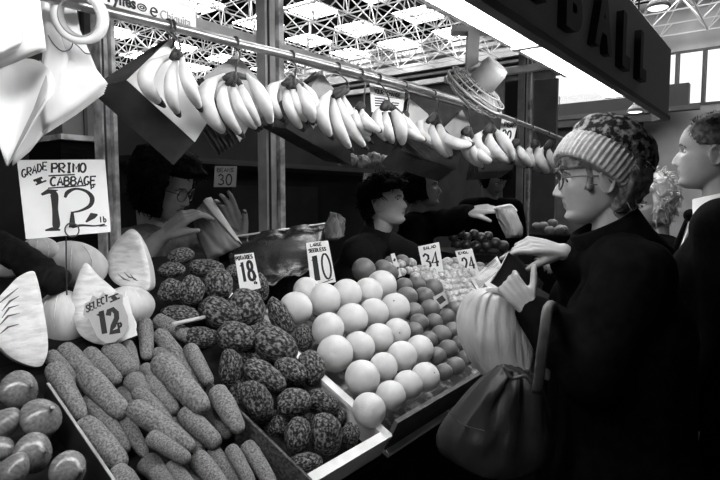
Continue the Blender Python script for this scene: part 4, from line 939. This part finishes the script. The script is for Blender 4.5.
def coat_parts(neck, sh, el, wr, hips, hem, add=.026, belly=.12, cuff=.95, skirt=.17, collar=True):
    nk = V(neck); hm = (V(hips['L']) + V(hips['R'])) / 2; P = []
    for s in 'LR':
        sp_ = V(sh[s]); hp = V(hips[s]); ch = sp_ * .62 + nk * .38 + (hm - nk) * .28; e_ = V(el[s]); w_ = e_ + (V(wr[s]) - e_) * cuff
        P.append(([nk + V((0, 0, -.045)), (nk + sp_) / 2 + V((0, 0, -.02)), sp_], [.052 + add, .055 + add, .055 + add]))
        P.append(([sp_ * .6 + nk * .4 + V((0, 0, -.05)), ch, hp * .9 + hm * .1 + V((0, 0, .12)), hp], [.06 + add, belly * .86 + add, belly * .78 + add * 1.4, belly * .86 + add * 1.5]))
        P.append(([sp_, (sp_ + e_) / 2, e_, (e_ + w_) / 2, w_], [.05 + add, .048 + add, .044 + add, .042 + add * .8, .032 + add * .4]))
        if hem is not None: P.append(([hp, hp * .5 + V((hp.x, hp.y, hem)) * .5, V((hp.x + (hp.x - hm.x) * .1, hp.y + (hp.y - hm.y) * .1, hem))], [belly * .86 + add * 1.5, skirt, skirt * 1.02]))
    P.append(([hm + V((0, 0, .15)), hm, V((hm.x, hm.y, hem if hem is not None else hm.z - .1))], [belly, belly + add, skirt if hem is not None else belly]))
    return P
def simple_body(c_head, az, lean=0, sh_w=.19, stand=None, pitch=0):
    """neck, shoulders, hips, feet under a head centre for somebody standing and facing az, leaning ahead by `lean` metres at the head"""
    f = dirv(az); l = dirv(az + 90); c = V(c_head); nk = c - f * .035 + V((0, 0, -.175)) - f * lean * .18
    sh = {'L': nk + l * sh_w + V((0, 0, -.055)), 'R': nk - l * sh_w + V((0, 0, -.055))}
    hz = max(.86, nk.z - .56); hm = V((nk.x, nk.y, hz)) - f * lean * .7
    hips = {'L': hm + l * .095, 'R': hm - l * .095}; fm = V((hm.x, hm.y, 0)) - f * lean * .05
    return f, l, nk, sh, hips, {'L': fm + l * .1, 'R': fm - l * .1}

# ---------------------------------------------- the customer in the bobble hat
HC = at(598, 177, 1.42); T = head_T(HC, 107, -4, 0)
f, l, nk, sh, hips, feet = simple_body(HC, 118, .03, .185)
el = {'L': at(592, 372, 1.22), 'R': at(612, 330, 1.60)}; wr = {'L': at(529, 308, 1.33), 'R': at(563, 253, 1.455)}
hl = dict(wrist=at(529, 308, 1.305), d=at(511, 287, 1.33) - at(529, 308, 1.305), nrm=-FW * .9 - UP * .35, side=1, curl=[(62, 50, 30), (64, 50, 30), (64, 50, 30), (66, 52, 30)], thumb=(.85, .05), s=.84, spread=1.6)
hr = dict(wrist=at(560, 252, 1.45), d=at(520, 243, 1.43) - at(560, 252, 1.45), nrm=UP * 1.0 - FW * .75, side=-1, curl=[(12, 22, 16), (30, 44, 30), (42, 50, 32), (50, 52, 32)], thumb=(.45, .35), s=.94, spread=1.5)
p1 = person('woman in a knitted bobble hat, glasses and black coat, looking into an open purse', T, nk, sh, el, wr, hips, feet, [hl, hr], nose=1.15, look=(.1, -.35), voxel=.0036)
garment('coat', p1, COAT, coat_parts(nk, sh, el, wr, hips, .42, .036, .135, .90, .19) + [([nk + V((0, 0, -.05)) + l * .07 + f * .02, nk + V((0, 0, .005)) + l * .055 - f * .02, nk + V((0, 0, .03)) - f * .05, nk + V((0, 0, .005)) - l * .055 - f * .02, nk + V((0, 0, -.05)) - l * .07 + f * .02], [.036, .036, .038, .036, .036])], .011, .006, 'heavy black coat')
bm = B(); ca = (V((0, 0, 1)) + f * .5).normalized(); lathe(bm, nk - ca * .06 - f * .005, ca, [(0, .12), (.06, .098), (.125, .088), (.13, .080), (.06, .084), (0, .09)], 40, lambda a, h: 1 + .02 * math.sin(3 * a)); obj('coat_collar', bm, COAT, p1)
hf = lambda t, z: ((.026 if abs(t) > 1.5 else .013) if abs(t) > 1.05 and z < .15 and z > .035 else (.016 if z >= .128 else -1)) if not (abs(t) < 1.75 and z < .075 and abs(t) > -1) and not (abs(abs(t) - 1.65) < .22 and .07 < z < .125) else -1
bm = hair_cap(T, hf, noise_=(.009, 40), seed=2); curls(bm, T, hf, 260, .026, .0018, 4, .03); obj('hair', bm, HAIR_M, p1)
# hat: ribbed turn-up band and a mottled crown, tilted back on the head
hc = at(599, 168, 1.42); hax = (RT * .60 + UP * .80 + FW * .02).normalized(); hat = obj('knitted_hat', lathe(B(), hc, hax, [(-.01, .096), (.03, .107), (.06, .112), (.085, .106), (.108, .088), (.124, .06), (.131, .025), (.132, .004)], 72, lambda a, h: 1 + .03 * nz((math.cos(a) * 2, math.sin(a) * 2, h * 30), 1.6) + .02 * nz((math.cos(a) * 5, math.sin(a) * 5, h * 90), 1.7, 3)), mat('hat_knit', .010, .95, .2, 60, .48, .64, bump=1.0, bscale=130, spec=.1), p1)
hat['label'] = 'knitted hat with mottled dark crown'
bm = B(); lathe(bm, hc, hax, [(-.036, .094), (-.038, .103), (-.031, .110), (-.005, .114), (.020, .113), (.034, .109), (.033, .098), (0, .094)], 240, lambda a, h: 1 + .022 * max(-.6, math.sin(52 * a)))
band = obj('hat_band', bm, mat('hat_band_wool', .36, .95, .28, 60, bump=.5, bscale=120, spec=.1), hat); band['label'] = 'pale ribbed turned-up band'
# glasses
def glasses(T, parent, r=.022, ht=.112, dark=DARKSTEEL):
    bm = B(); 
    for s in (1, -1):
        cc = V((.093, s * .033, ht)); tube(bm, [T @ (cc + V((-.006 * abs(math.sin(R(a))) * 0 - .01 * max(0, math.cos(R(a))) , s * r * 1.1 * math.cos(R(a)), r * math.sin(R(a))))) for a in range(0, 361, 20)], .0022, 6)
        tube(bm, [T @ V((.085, s * .058, ht + .006)), T @ V((.04, s * .077, ht + .006)), T @ V((-.012, s * .080, ht + .002)), T @ V((-.03, s * .078, ht - .02))], .0018, 6)
    tube(bm, [T @ V((.096, .011, ht + .005)), T @ V((.1, 0, ht + .008)), T @ V((.096, -.011, ht + .005))], .0018, 6)
    g = obj('glasses', bm, dark, parent)
    return g
glasses(T, p1)
P1 = dict(nk=nk, sh=sh, el=el, wr=wr)

# purse, shopping bags
c = at(513, 277, 1.36)
pu = thing('purse', 'open black leather purse held up by the woman in the bobble hat', 'purse', c)
PUR = mat('black_leather', .009, .45, .015, 40, spec=.3)
def slab(px, ds, t, dvec):
    q = [at(x, y, d) for (x, y), d in zip(px, ds)]; return prism(B(), q, dvec)
obj('front_flap', slab([(509, 252), (541, 286), (519, 300), (491, 283)], (1.375, 1.39, 1.35, 1.345), .004, FW * .006), PUR, pu, False)
obj('back_flap', slab([(511, 250), (544, 283), (541, 290), (507, 258)], (1.43, 1.45, 1.42, 1.40), .004, FW * .006), PUR, pu, False)
bm = B(); tube(bm, [at(508.5, 252, 1.37), at(500, 268, 1.355), at(490.5, 283, 1.34)], .0014, 6); obj('metal_edge', bm, STEEL, pu)['label'] = 'bright metal edge'

BAGP = mat('thin_carrier_plastic', .5, .35, .36, 12, .35, .65, bump=1.0, bscale=20, spec=.5, stretch=(2.2, 2.2, .5))
def bag_shape(name, outline, d0, depth_r, m, label, cat, n=48, folds=.012, seed=0, tone=None):
    """a soft bag whose outline is (left, right) at heights down the sight lines; its section is a puckered oval of depth depth_r"""
    bm = B(); rings = []
    L_ = curve([at(x, y, d0) for x, y in outline[0]], 5); R_ = curve([at(x, y, d0) for x, y in outline[1]], 5); k = len(L_)
    for i in range(k):
        a, b = L_[i], R_[i]; c = (a + b) / 2; u = (b - a) / 2; fwd = V((FW.x, FW.y, 0)).normalized(); tt = i / (k - 1); dr = np.interp(tt, [0, .15, .5, .9, 1], [d * depth_r for d in (.35, .7, 1, .9, .3)]); ring = []
        for j in range(n):
            an = 2 * math.pi * j / n; q = c + u * math.cos(an) + fwd * dr * math.sin(an); fo = folds * (1 - .45 * tt) * (1.4 * (.5 - 2 * abs(nz((math.cos(an) * 2.6, math.sin(an) * 2.6, tt * 1.5), 1.3, seed))) + .5 * nz((math.cos(an) * 8, math.sin(an) * 8, tt * 2.5), 1.2, seed + 2))
            ring.append(bm.verts.new(q + fwd * fo * math.copysign(1, math.sin(an)) + u.normalized() * fo * .5))
        rings.append(ring)
    for a, b in zip(rings, rings[1:]):
        for j in range(n): bm.faces.new((a[j], a[(j + 1) % n], b[(j + 1) % n], b[j]))
    bm.faces.new(rings[0][::-1]); bm.faces.new(rings[-1]); return bm
cbag = thing('carrier_bag', 'pale crumpled plastic carrier bag hanging from the hand of the woman in the bobble hat', 'bag', at(500, 365, 1.42))
bm = bag_shape('b', ([(488, 287), (470, 292), (459, 308), (457, 330), (466, 354), (480, 372), (490, 380)], [(524, 294), (532, 300), (536, 320), (537, 345), (536, 362), (532, 374), (520, 382)]), 1.42, .07, BAGP, '', '', n=96, folds=.0065); obj('bag_body', bm, BAGP, cbag)
bm = B(); P_ = curve([at(488, 292, 1.40), at(500, 291, 1.38), at(512, 295, 1.36), at(522, 302, 1.345), at(530, 310, 1.36)], 5); tube(bm, P_, .010, 8, flat=(FW, .35)); obj('bag_handle', bm, BAGP, cbag)
q = [at(511, 291, 1.345), at(520, 297, 1.345), at(517, 303, 1.345), at(508, 297, 1.345)]
bm = B(); prism(bm, q, -FW * .001); obj('printed_mark', bm, INK, cbag, False)
LEA = mat('handbag_leather', .010, .5, .02, 22, .35, .65, bump=.35, bscale=40, spec=.4)
hb = thing('handbag', 'large soft dark leather handbag hanging from the forearm of the woman in the bobble hat', 'bag', at(490, 465, 1.27))
bm = bag_shape('h', ([(500, 366), (478, 382), (458, 404), (440, 428), (436, 446), (450, 458), (470, 464)], [(530, 372), (541, 386), (548, 410), (550, 436), (546, 456), (530, 466), (500, 468)]), 1.27, .075, LEA, '', '', folds=.010, seed=5); obj('bag_body', bm, LEA, hb)
bm = B(); tube(bm, curve([at(503, 366, 1.2), at(512, 378, 1.195), at(524, 376, 1.195), at(533, 384, 1.2)], 5), .004, 6); obj('zip', bm, DARKSTEEL, hb)
STRAP = mat('strap_leather', .11, .5, .075, 30, spec=.4)
bm = B(); P_ = curve([at(537, 392, 1.2), at(541, 360, 1.17), at(545, 330, 1.15), at(548, 309, 1.17), at(553, 308, 1.25), at(553, 330, 1.33), at(545, 380, 1.33)], 6); tube(bm, P_, .012, 10, flat=(FW, .22)); obj('strap', bm, STRAP, hb)['label'] = 'tan shoulder strap'
for P_ in ([(447, 410), (462, 424), (485, 431)],):
    bm = B(); tube(bm, curve([at(x, y, 1.2) for x, y in P_], 5), .0012, 5); obj('seam', bm, STRAP, hb)

# ---------------------------------------------- the man in the suit
HC = at(712, 152, 1.72); T = head_T(HC, 92, 3, 0)
f, l, nk, sh, hips, feet = simple_body(HC, 96, .0, .215)
el = {s: sh[s] + V((0, 0, -.30)) - f * .03 + (l if s == 'L' else -l) * .05 for s in 'LR'}; wr = {s: el[s] + V((0, 0, -.23)) + f * .09 for s in 'LR'}
hh = [dict(wrist=wr[s], d=V((0, 0, -1)) + f * .2, nrm=(l if s == 'L' else -l), side=(1 if s == 'L' else -1), curl=[(18, 20, 15)] * 4, thumb=(.4, .2)) for s in 'LR']
p2 = person('man in a dark suit with white collar and tie, looking left at the right edge', T, nk, sh, el, wr, hips, feet, hh, nose=1.0, look=(0, .05))
garment('suit_jacket', p2, SUIT, coat_parts(nk, sh, el, wr, hips, .78, .03, .13, .95, .165), .012, .004, 'black suit jacket')
garment('trousers', p2, SUIT, [([hips[s], (hips[s] + feet[s]) / 2, feet[s] + V((0, 0, .09))], [.12, .085, .065]) for s in 'LR'], .014)
bm = B(); cn = nk + V((0, 0, .022)) + f * .012; up_ = (V((0, 0, 1)) - f * -.25).normalized()
lathe(bm, cn - up_ * .045, up_, [(0, .088), (.03, .074), (.068, .066), (.07, .062), (.03, .064), (0, .07)], 40)
obj('shirt_collar', bm, mat('white_shirt', .75, .7), p2)['label'] = 'white shirt collar'
bm = B(); ell(bm, nk + f * .085 + V((0, 0, -.02)), (.02, .02, .02)); tube(bm, [nk + f * .09 + V((0, 0, -.02)), nk + f * .12 + V((0, 0, -.12)), nk + f * .15 + V((0, 0, -.3))], [.016, .022, .034], 10, flat=(f, .35)); obj('tie', bm, SUIT, p2)
bm = B(); prism(bm, [nk + f * .06 + l * .06 + V((0, 0, -.02)), nk + f * .075 - l * .06 + V((0, 0, -.02)), nk + f * .128 - l * .03 + V((0, 0, -.22)), nk + f * .128 + l * .03 + V((0, 0, -.22))], f * .012); obj('shirt_front', bm, bpy.data.materials['white_shirt'], p2, False)
def hf(t, z):
    a = abs(t)
    if z > .186: return .012
    if a < .5 + (.186 - z) * 9: return -1
    if a < 1.8 and z < .122: return -1
    return .011 if z > .045 else -1
bm = hair_cap(T, hf, noise_=(.003, 60), seed=6); curls(bm, T, hf, 420, .012, .0011, 8, .05, .2); obj('hair', bm, HAIR_G, p2)

# ---------------------------------------------- white-haired woman between them
HC = at(648, 202, 2.42); T = head_T(HC, 150, -10, 0)
f, l, nk, sh, hips, feet = simple_body(HC, 120, .0, .18)
el = {s: sh[s] + V((0, 0, -.29)) + (l if s == 'L' else -l) * .05 for s in 'LR'}; wr = {s: el[s] + V((0, 0, -.2)) + f * .12 for s in 'LR'}
hh = [dict(wrist=wr[s], d=V((0, 0, -1)) + f * .3, nrm=(l if s == 'L' else -l), side=(1 if s == 'L' else -1), curl=[(18, 20, 15)] * 4, thumb=(.4, .2)) for s in 'LR']
p3 = person('white-haired woman partly hidden between the bobble hat and the suited man', T, nk, sh, el, wr, hips, feet, hh, voxel=.0045, look=(0, -.3))
garment('coat', p3, COAT, coat_parts(nk, sh, el, wr, hips, .4, .035, .13, .95, .18), .014, .004)
hf = lambda t, z: (.030 if z > .1 else .022) if (abs(t) > .95 or z > .150) and z > .035 else -1
bm = hair_cap(T, hf, noise_=(.008, 34), seed=9); curls(bm, T, hf, 500, .04, .0022, 5, .05, .5); obj('hair', bm, HAIR_W, p3)

# ---------------------------------------------- trader with the paper bag (left)
HC = at(166, 186, 2.08); T = head_T(HC, -62, -20, 4)
f, l, nk, sh, hips, feet = simple_body(HC, -58, .10, .185)
el = {'R': at(128, 268, 1.93), 'L': at(226, 262, 2.25)}; wr = {'R': at(163, 236, 1.90), 'L': at(242, 240, 2.11)}
hr = dict(wrist=at(164, 235, 1.90), d=at(190, 212, 1.90) - at(164, 235, 1.90), nrm=UP * .6 - FW * .7 - RT * .4, side=1, curl=[(20, 35, 20), (26, 40, 24), (32, 44, 26), (38, 46, 28)], thumb=(.5, .2), s=1.05)
hl = dict(wrist=at(240, 238, 2.10), d=at(226, 208, 2.05) - at(240, 238, 2.10), nrm=FW * .9 + UP * .1, side=-1, curl=[(4, 18, 22), (8, 24, 26), (10, 30, 28), (16, 34, 28)], thumb=(.5, .3), s=1.1, spread=3.2)
p4 = person('dark-haired trader woman in glasses filling a paper bag behind the potatoes', T, nk, sh, el, wr, hips, feet, [hr, hl], look=(0, -.5))
cp = coat_parts(nk, sh, el, wr, hips, .5, .03, .13, .40, .18)
garment('cardigan', p4, CARD_I, cp, .012, .005, 'grey cardigan with pushed-up sleeves')
hf = lambda t, z: (.058 if z > .12 else .045) * (1 + .25 * math.cos(2 * t + 1)) if (abs(t) > 1.0 or z > .162) and z > .03 else -1
bm = hair_cap(T, hf, noise_=(.016, 26), seed=12, front=.8); curls(bm, T, hf, 620, .036, .0026, 15, .04, front=.8); obj('hair', bm, HAIR_D, p4)
glasses(T, p4, .023, .111)
pb = thing('paper_bag', 'grey paper bag held open by the trader woman in glasses', 'paper bag', at(222, 262, 1.98))
bm = bag_shape('p', ([(192, 215), (196, 232), (203, 250), (209, 262)], [(205, 201), (217, 215), (231, 232), (241, 246)]), 1.99, .035, PAPER_G, '', '', folds=.008, seed=8)
obj('bag_body', bm, mat('bag_paper_dim', .2, .75, .14, 8, bump=.3, bscale=16), pb)
sheet('bag_flap', grid(B(), [[at(203, 201, 1.97), at(206, 198, 1.98), at(211, 197, 1.995)], [at(214, 215, 1.965), at(217, 212, 1.975), at(221, 212, 1.99)], [at(236, 240, 1.97), at(239, 241, 1.98), at(242, 244, 1.99)]]), PAPER, .001, pb)

# ---------------------------------------------- boy looking up
HC = at(386, 203, 2.72); T = head_T(HC, -74, 11, -4, .98)
f, l, nk, sh, hips, feet = simple_body(HC, -80, .14, .185)
el = {'R': at(350, 272, 2.68), 'L': at(430, 266, 2.86)}; wr = {'R': at(372, 296, 2.55), 'L': at(414, 292, 2.66)}
hh = [dict(wrist=wr[s], d=V((0, -1, -.3)), nrm=V((0, 0, 1)), side=(-1 if s == 'L' else 1), curl=[(22, 30, 20)] * 4, thumb=(.5, .3)) for s in 'LR']
p5 = person('curly dark-haired boy in a black sweater looking up behind the oranges', T, nk, sh, el, wr, hips, feet, hh, look=(-.25, .3), nose=.95)
garment('sweater', p5, SWEAT, coat_parts(nk, sh, el, wr, hips, None, .026, .125, .95) + [([nk + V((0, 0, .045)) + f * .005, nk + V((0, 0, -.05))], [.066, .08])], .012, .005)
bm = B(); ca = (V((0, 0, 1)) + f * .3).normalized(); lathe(bm, nk - ca * .04, ca, [(0, .10), (.05, .078), (.095, .071), (.098, .066), (.05, .072), (0, .08)], 36); obj('sweater_collar', bm, SWEAT, p5)
hf = lambda t, z: (.042 if z > .14 else .032) if (abs(t) > 1.25 and not (abs(abs(t) - 1.62) < .26 and z < .125) and z > .06) or z > .158 or (abs(t) > .85 and z > .15) else -1
bm = hair_cap(T, hf, noise_=(.020, 26), seed=21, front=.8); curls(bm, T, hf, 700, .04, .0028, 25, .06, front=.8); obj('hair', bm, HAIR_D, p5)

# ---------------------------------------------- trader reaching across with a paper bag
HC = at(423, 188, 3.3); T = head_T(HC, -70, 8, 0)
f, l, nk, sh, hips, feet = simple_body(HC, -62, .06, .19)
el = {'L': at(453, 222, 2.98), 'R': at(416, 262, 3.2)}; wr = {'L': at(469, 212, 2.76), 'R': at(440, 268, 3.05)}
hl = dict(wrist=at(468, 212, 2.76), d=at(499, 207, 2.7) - at(468, 212, 2.76), nrm=UP * .8 - FW * .5, side=1, curl=[(8, 18, 14), (12, 22, 14), (18, 26, 16), (24, 28, 18)], thumb=(.35, .3), s=1.08)
hr = dict(wrist=wr['R'], d=V((.3, -1, -.3)), nrm=V((0, 0, 1)), side=1, curl=[(22, 30, 20)] * 4, thumb=(.5, .3))
p6 = person('trader in dark clothes behind the boy, calling and reaching out a paper bag', T, nk, sh, el, wr, hips, feet, [hl, hr], voxel=.0045, look=(.2, .1))
garment('jacket', p6, SUIT, coat_parts(nk, sh, el, wr, hips, .6, .03, .13, .98, .17), .013, .005)
bm = B(); tube(bm, curve([nk + l * .085 + V((0, 0, .0)), nk + f * .075 + V((0, 0, -.03)), nk - l * .085 + V((0, 0, .0))], 6), .028, 10); tube(bm, [nk + f * .085 + V((0, 0, -.04)), nk + f * .12 + V((0, 0, -.2))], [.03, .045], 10, flat=(f, .4)); obj('scarf', bm, PAPER_B, p6)['label'] = 'dim grey scarf'
hf = lambda t, z: (.045 if z > .12 else .03) if (abs(t) > 1.1 or z > .165) and z > .05 else -1
bm = hair_cap(T, hf, noise_=(.014, 28), seed=31); curls(bm, T, hf, 420, .03, .0026, 35, .05); obj('hair', bm, HAIR_D, p6)
gb = thing('paper_bag', 'crumpled grey paper bag handed out above the plums', 'paper bag', at(508, 238, 2.55))
bm = bag_shape('p', ([(494, 208), (498, 218), (503, 230), (506, 238)], [(511, 205), (517, 214), (521, 227), (521, 237)]), 2.58, .05, PAPER_G, '', '', folds=.02, seed=14); obj('bag_body', bm, mat('bag_paper_grey', .26, .7, .18, 10, bump=.5, bscale=20), gb)
bm = B(); tube(bm, curve([at(493, 208, 2.54), at(502, 206, 2.53), at(511, 205, 2.55), at(517, 211, 2.57)], 5), .004, 6); obj('bag_rim', bm, PAPER, gb)

# ---------------------------------------------- dark-haired man at the far end of the stall
HC = at(496, 178, 4.1); T = head_T(HC, -120, -38, 0)
f, l, nk, sh, hips, feet = simple_body(HC, -120, .10, .2)
el = {s: sh[s] + V((0, 0, -.28)) + (l if s == 'L' else -l) * .06 for s in 'LR'}; wr = {s: el[s] + f * .2 + V((0, 0, -.08)) for s in 'LR'}
hh = [dict(wrist=wr[s], d=f + V((0, 0, -.2)), nrm=V((0, 0, 1)), side=(-1 if s == 'L' else 1), curl=[(22, 30, 20)] * 4, thumb=(.5, .3)) for s in 'LR']
p7 = person('dark-haired man bending his head behind the handed-out paper bag', T, nk, sh, el, wr, hips, feet, hh, voxel=.005, look=(0, -.4))
garment('jacket', p7, SUIT, coat_parts(nk, sh, el, wr, hips, .6, .03, .13, .95, .17), .015, .004)
hf = lambda t, z: .03 if (abs(t) > 1.1 or z > .155) and z > .05 else -1
bm = hair_cap(T, hf, noise_=(.009, 30), seed=41); curls(bm, T, hf, 300, .03, .0026, 45, .05, .6); obj('hair', bm, HAIR_D, p7)
# ================================================ the fan, scale tray, newspaper, far basket
FD = depth(onY(474, 31, .975)); fc = at(478, 95, FD); fan = thing('electric_fan', 'dusty electric fan with a wire guard perched above the rail', 'fan', fc)
fax = (RT * .52 + UP * .62 - FW * .45).normalized(); dn = (RT * .84 - UP * .54); gc_ = at(475, 92, FD)
fn = fax; u = (dn - fn * dn.dot(fn)).normalized(); w_ = fn.cross(u)
bm = B(); KF = FD / 3.0; Rg = .178 * KF
for rr, h in ((1.0, 0), (.97, .02), (.97, -.02), (.7, -.034), (.7, .034), (.35, -.037), (.35, .037)):
    tube(bm, [gc_ + fn * h + (u * math.cos(R(a)) + w_ * math.sin(R(a))) * Rg * rr for a in range(0, 361, 12)], .003 if rr < 1 else .005, 6)
for k in range(24):
    a = 2 * math.pi * k / 24; e = u * math.cos(a) + w_ * math.sin(a)
    tube(bm, curve([gc_ - fn * .037 + e * Rg * .15, gc_ - fn * .034 + e * Rg * .7, gc_ + e * Rg, gc_ + fn * .034 + e * Rg * .7, gc_ + fn * .037 + e * Rg * .15], 3), .0016, 5)
obj('wire_guard', bm, mat('guard_wire', .2, .5), fan)
for k in range(3):
    a = 2 * math.pi * k / 3 + .4; e = u * math.cos(a) + w_ * math.sin(a); e2 = w_ * math.cos(a) - u * math.sin(a)
    bm = grid(B(), [[gc_ + e * Rg * r + e2 * s * .036 * (.5 + r) + fn * s * .012 for s in (-1, 0, 1)] for r in (.15, .4, .65, .88)]); sheet('blade', bm, BOARD_G, .003, fan)
bm = B(); lathe(bm, gc_ + fn * .02, fn, [(0, .05 * KF), (.02 * KF, .072 * KF), (.12 * KF, .074 * KF), (.15 * KF, .066 * KF), (.155 * KF, .05 * KF)], 28); obj('motor_housing', bm, mat('motor_paint', .26, .5, .18, 12), fan)
bm = B(); lathe(bm, gc_ + fn * (.174 * KF) + u * .02, fn, [(0, .008), (.006, .008)], 14); obj('oil_hole', bm, INK, fan)
bm = B(); tube(bm, [gc_ + fn * .06 - u * .02, gc_ + fn * .06 + V((-.03, .01, .05)), at(470, 70, FD)], .009, 8); obj('mount_arm', bm, POSTM, fan)
hp = thing('hanging_bracket', 'grey flanged bracket standing over the fan', 'bracket', at(470, 72, FD))
bm = B(); a = at(472, 76, FD); b = at(474, 31, FD); obox(bm, a - RT * .022, RT * .044, FW * .035, b - a); obj('stem', bm, BOARD_G, hp, False)
bm = B(); obox(bm, b - RT * .08, RT * .16, FW * .05, V((0, 0, .022))); obj('cap_plate', bm, BOARD_G, hp, False)
# black scale pan / liner with a pale rim behind the fruit
sc_ = thing('weighing_pan', 'shallow black-lined pan with a pale metal rim behind the 18p card', 'pan', at(275, 262, 2.05))
A, Bp, D, E_ = at(224, 238, 2.02), at(325, 223.5, 2.25), at(318, 268, 2.08), at(246, 292, 1.86)
bm = grid(B(), [[(A * (1 - i / 14) + Bp * i / 14) * (1 - j / 8) + (E_ * (1 - i / 14) + D * i / 14) * (j / 8) + V((0, 0, -.05)) * math.sin(math.pi * j / 8) + V((0, 0, .022)) * nz((i * .5, j * .45, 0), 1.1, 3) for i in range(15)] for j in range(9)])
sheet('liner', bm, mat('black_polythene', .01, .25, .02, 14, spec=.6, bump=.5, bscale=22), .003, sc_)
bm = B(); tube(bm, [A, Bp], .0035, 8); obj('rim', bm, PLASTIC_W, sc_)['label'] = 'pale metal rim'
bm = B(); prism(bm, [A + V((0, .01, -.02)), Bp + V((0, .01, -.02)), Bp + V((0, .01, -.28)), A + V((0, .01, -.28))], V((0, .02, 0))); obj('pan_back', bm, BLACKCLOTH, sc_, False)
bm = B(); c = at(334, 226, 2.45); P_ = bag_shape('x', ([(331, 212), (327, 222), (325, 232), (327, 240)], [(339, 214), (344, 222), (345, 233), (337, 240)]), 2.4, .04, PAPER_G, '', '', folds=.03, seed=22)
tag(obj('paper_bag', P_, mat('bag_paper_faint', .2, .7, .14, 12, bump=.5, bscale=24)), 'small crumpled paper bag at the end of the pale rim behind the 10 card', 'paper bag')
bm.free()
# folded newspapers by the purse
np_ = thing('newspaper', 'folded newspaper lying between the 24 card and the purse', 'newspaper', at(487, 290, 2.0))
q = [at(471, 280, 2.05), at(497, 256, 2.2), at(503, 268, 2.1), at(478, 291, 1.98)]
nn = (q[1] - q[0]).cross(q[3] - q[0]).normalized()
if nn.dot(CAM - q[0]) < 0: nn = -nn
obj('folded_sheet', prism(B(), q, -nn * .01), mat('newsprint', .42, .8, .34, 30), np_, False)
bm = B()
for k in range(9):
    v = .12 + .085 * k; u1 = .92 if k % 3 else .75; ribbon(bm, [q[0], q[1], q[2], q[3]], [(.08, v), (u1, v)], .03, nn)
ribbon(bm, q, [(.55, .9), (.9, .9)], .12, nn); obj('print', bm, mat('newsprint_ink', .1, .8), np_, False)
q = [at(484, 283, 1.95), at(503, 272, 2.02), at(508, 281, 1.96), at(494, 293, 1.88)]
obj('second_fold', prism(B(), q, -nn * .012), bpy.data.materials['newsprint'], np_, False)
# far basket of fruit
fb = thing('fruit_basket', 'dark basket of pale fruit at the far end by the woman in the hat', 'basket', at(550, 236, 4.6))
c = at(549, 232, 4.6); bm = B(); lathe(bm, c + V((0, 0, -.1)), (0, 0, 1), [(0, .14), (.05, .18), (.09, .2), (.09, .17), (.04, .15)], 28, lambda a, h: 1 + .015 * math.sin(26 * a)); obj('basket_wall', bm, WOOD_D, fb)
bm = B(); box(bm, (c.x - .2, c.y - .2, 0), (c.x + .2, c.y + .2, c.z - .1)); tag(obj('basket_stand', bm, BLACKCLOTH, None, False), 'dark stand carrying the fruit basket', 'stand')
APM = [fruit_mesh('apple', mat('apple_skin', .3, .4, .2, 8), 51, .9, .15)]
for k, (dx, dy, dz) in enumerate([(-.13, -.05, .02), (-.05, -.1, .02), (.04, -.1, .02), (.12, -.05, .02), (-.08, .02, .05), (.02, -.02, .07), (.09, .03, .04), (-.01, .1, .04)]):
    tag(put(APM[0], 'apple', c + V((dx, dy, dz)), None, (.042,) * 3), f'pale apple heaped in the far basket, {ORD[k]} from the near left', 'apple', 'apples in the far basket')
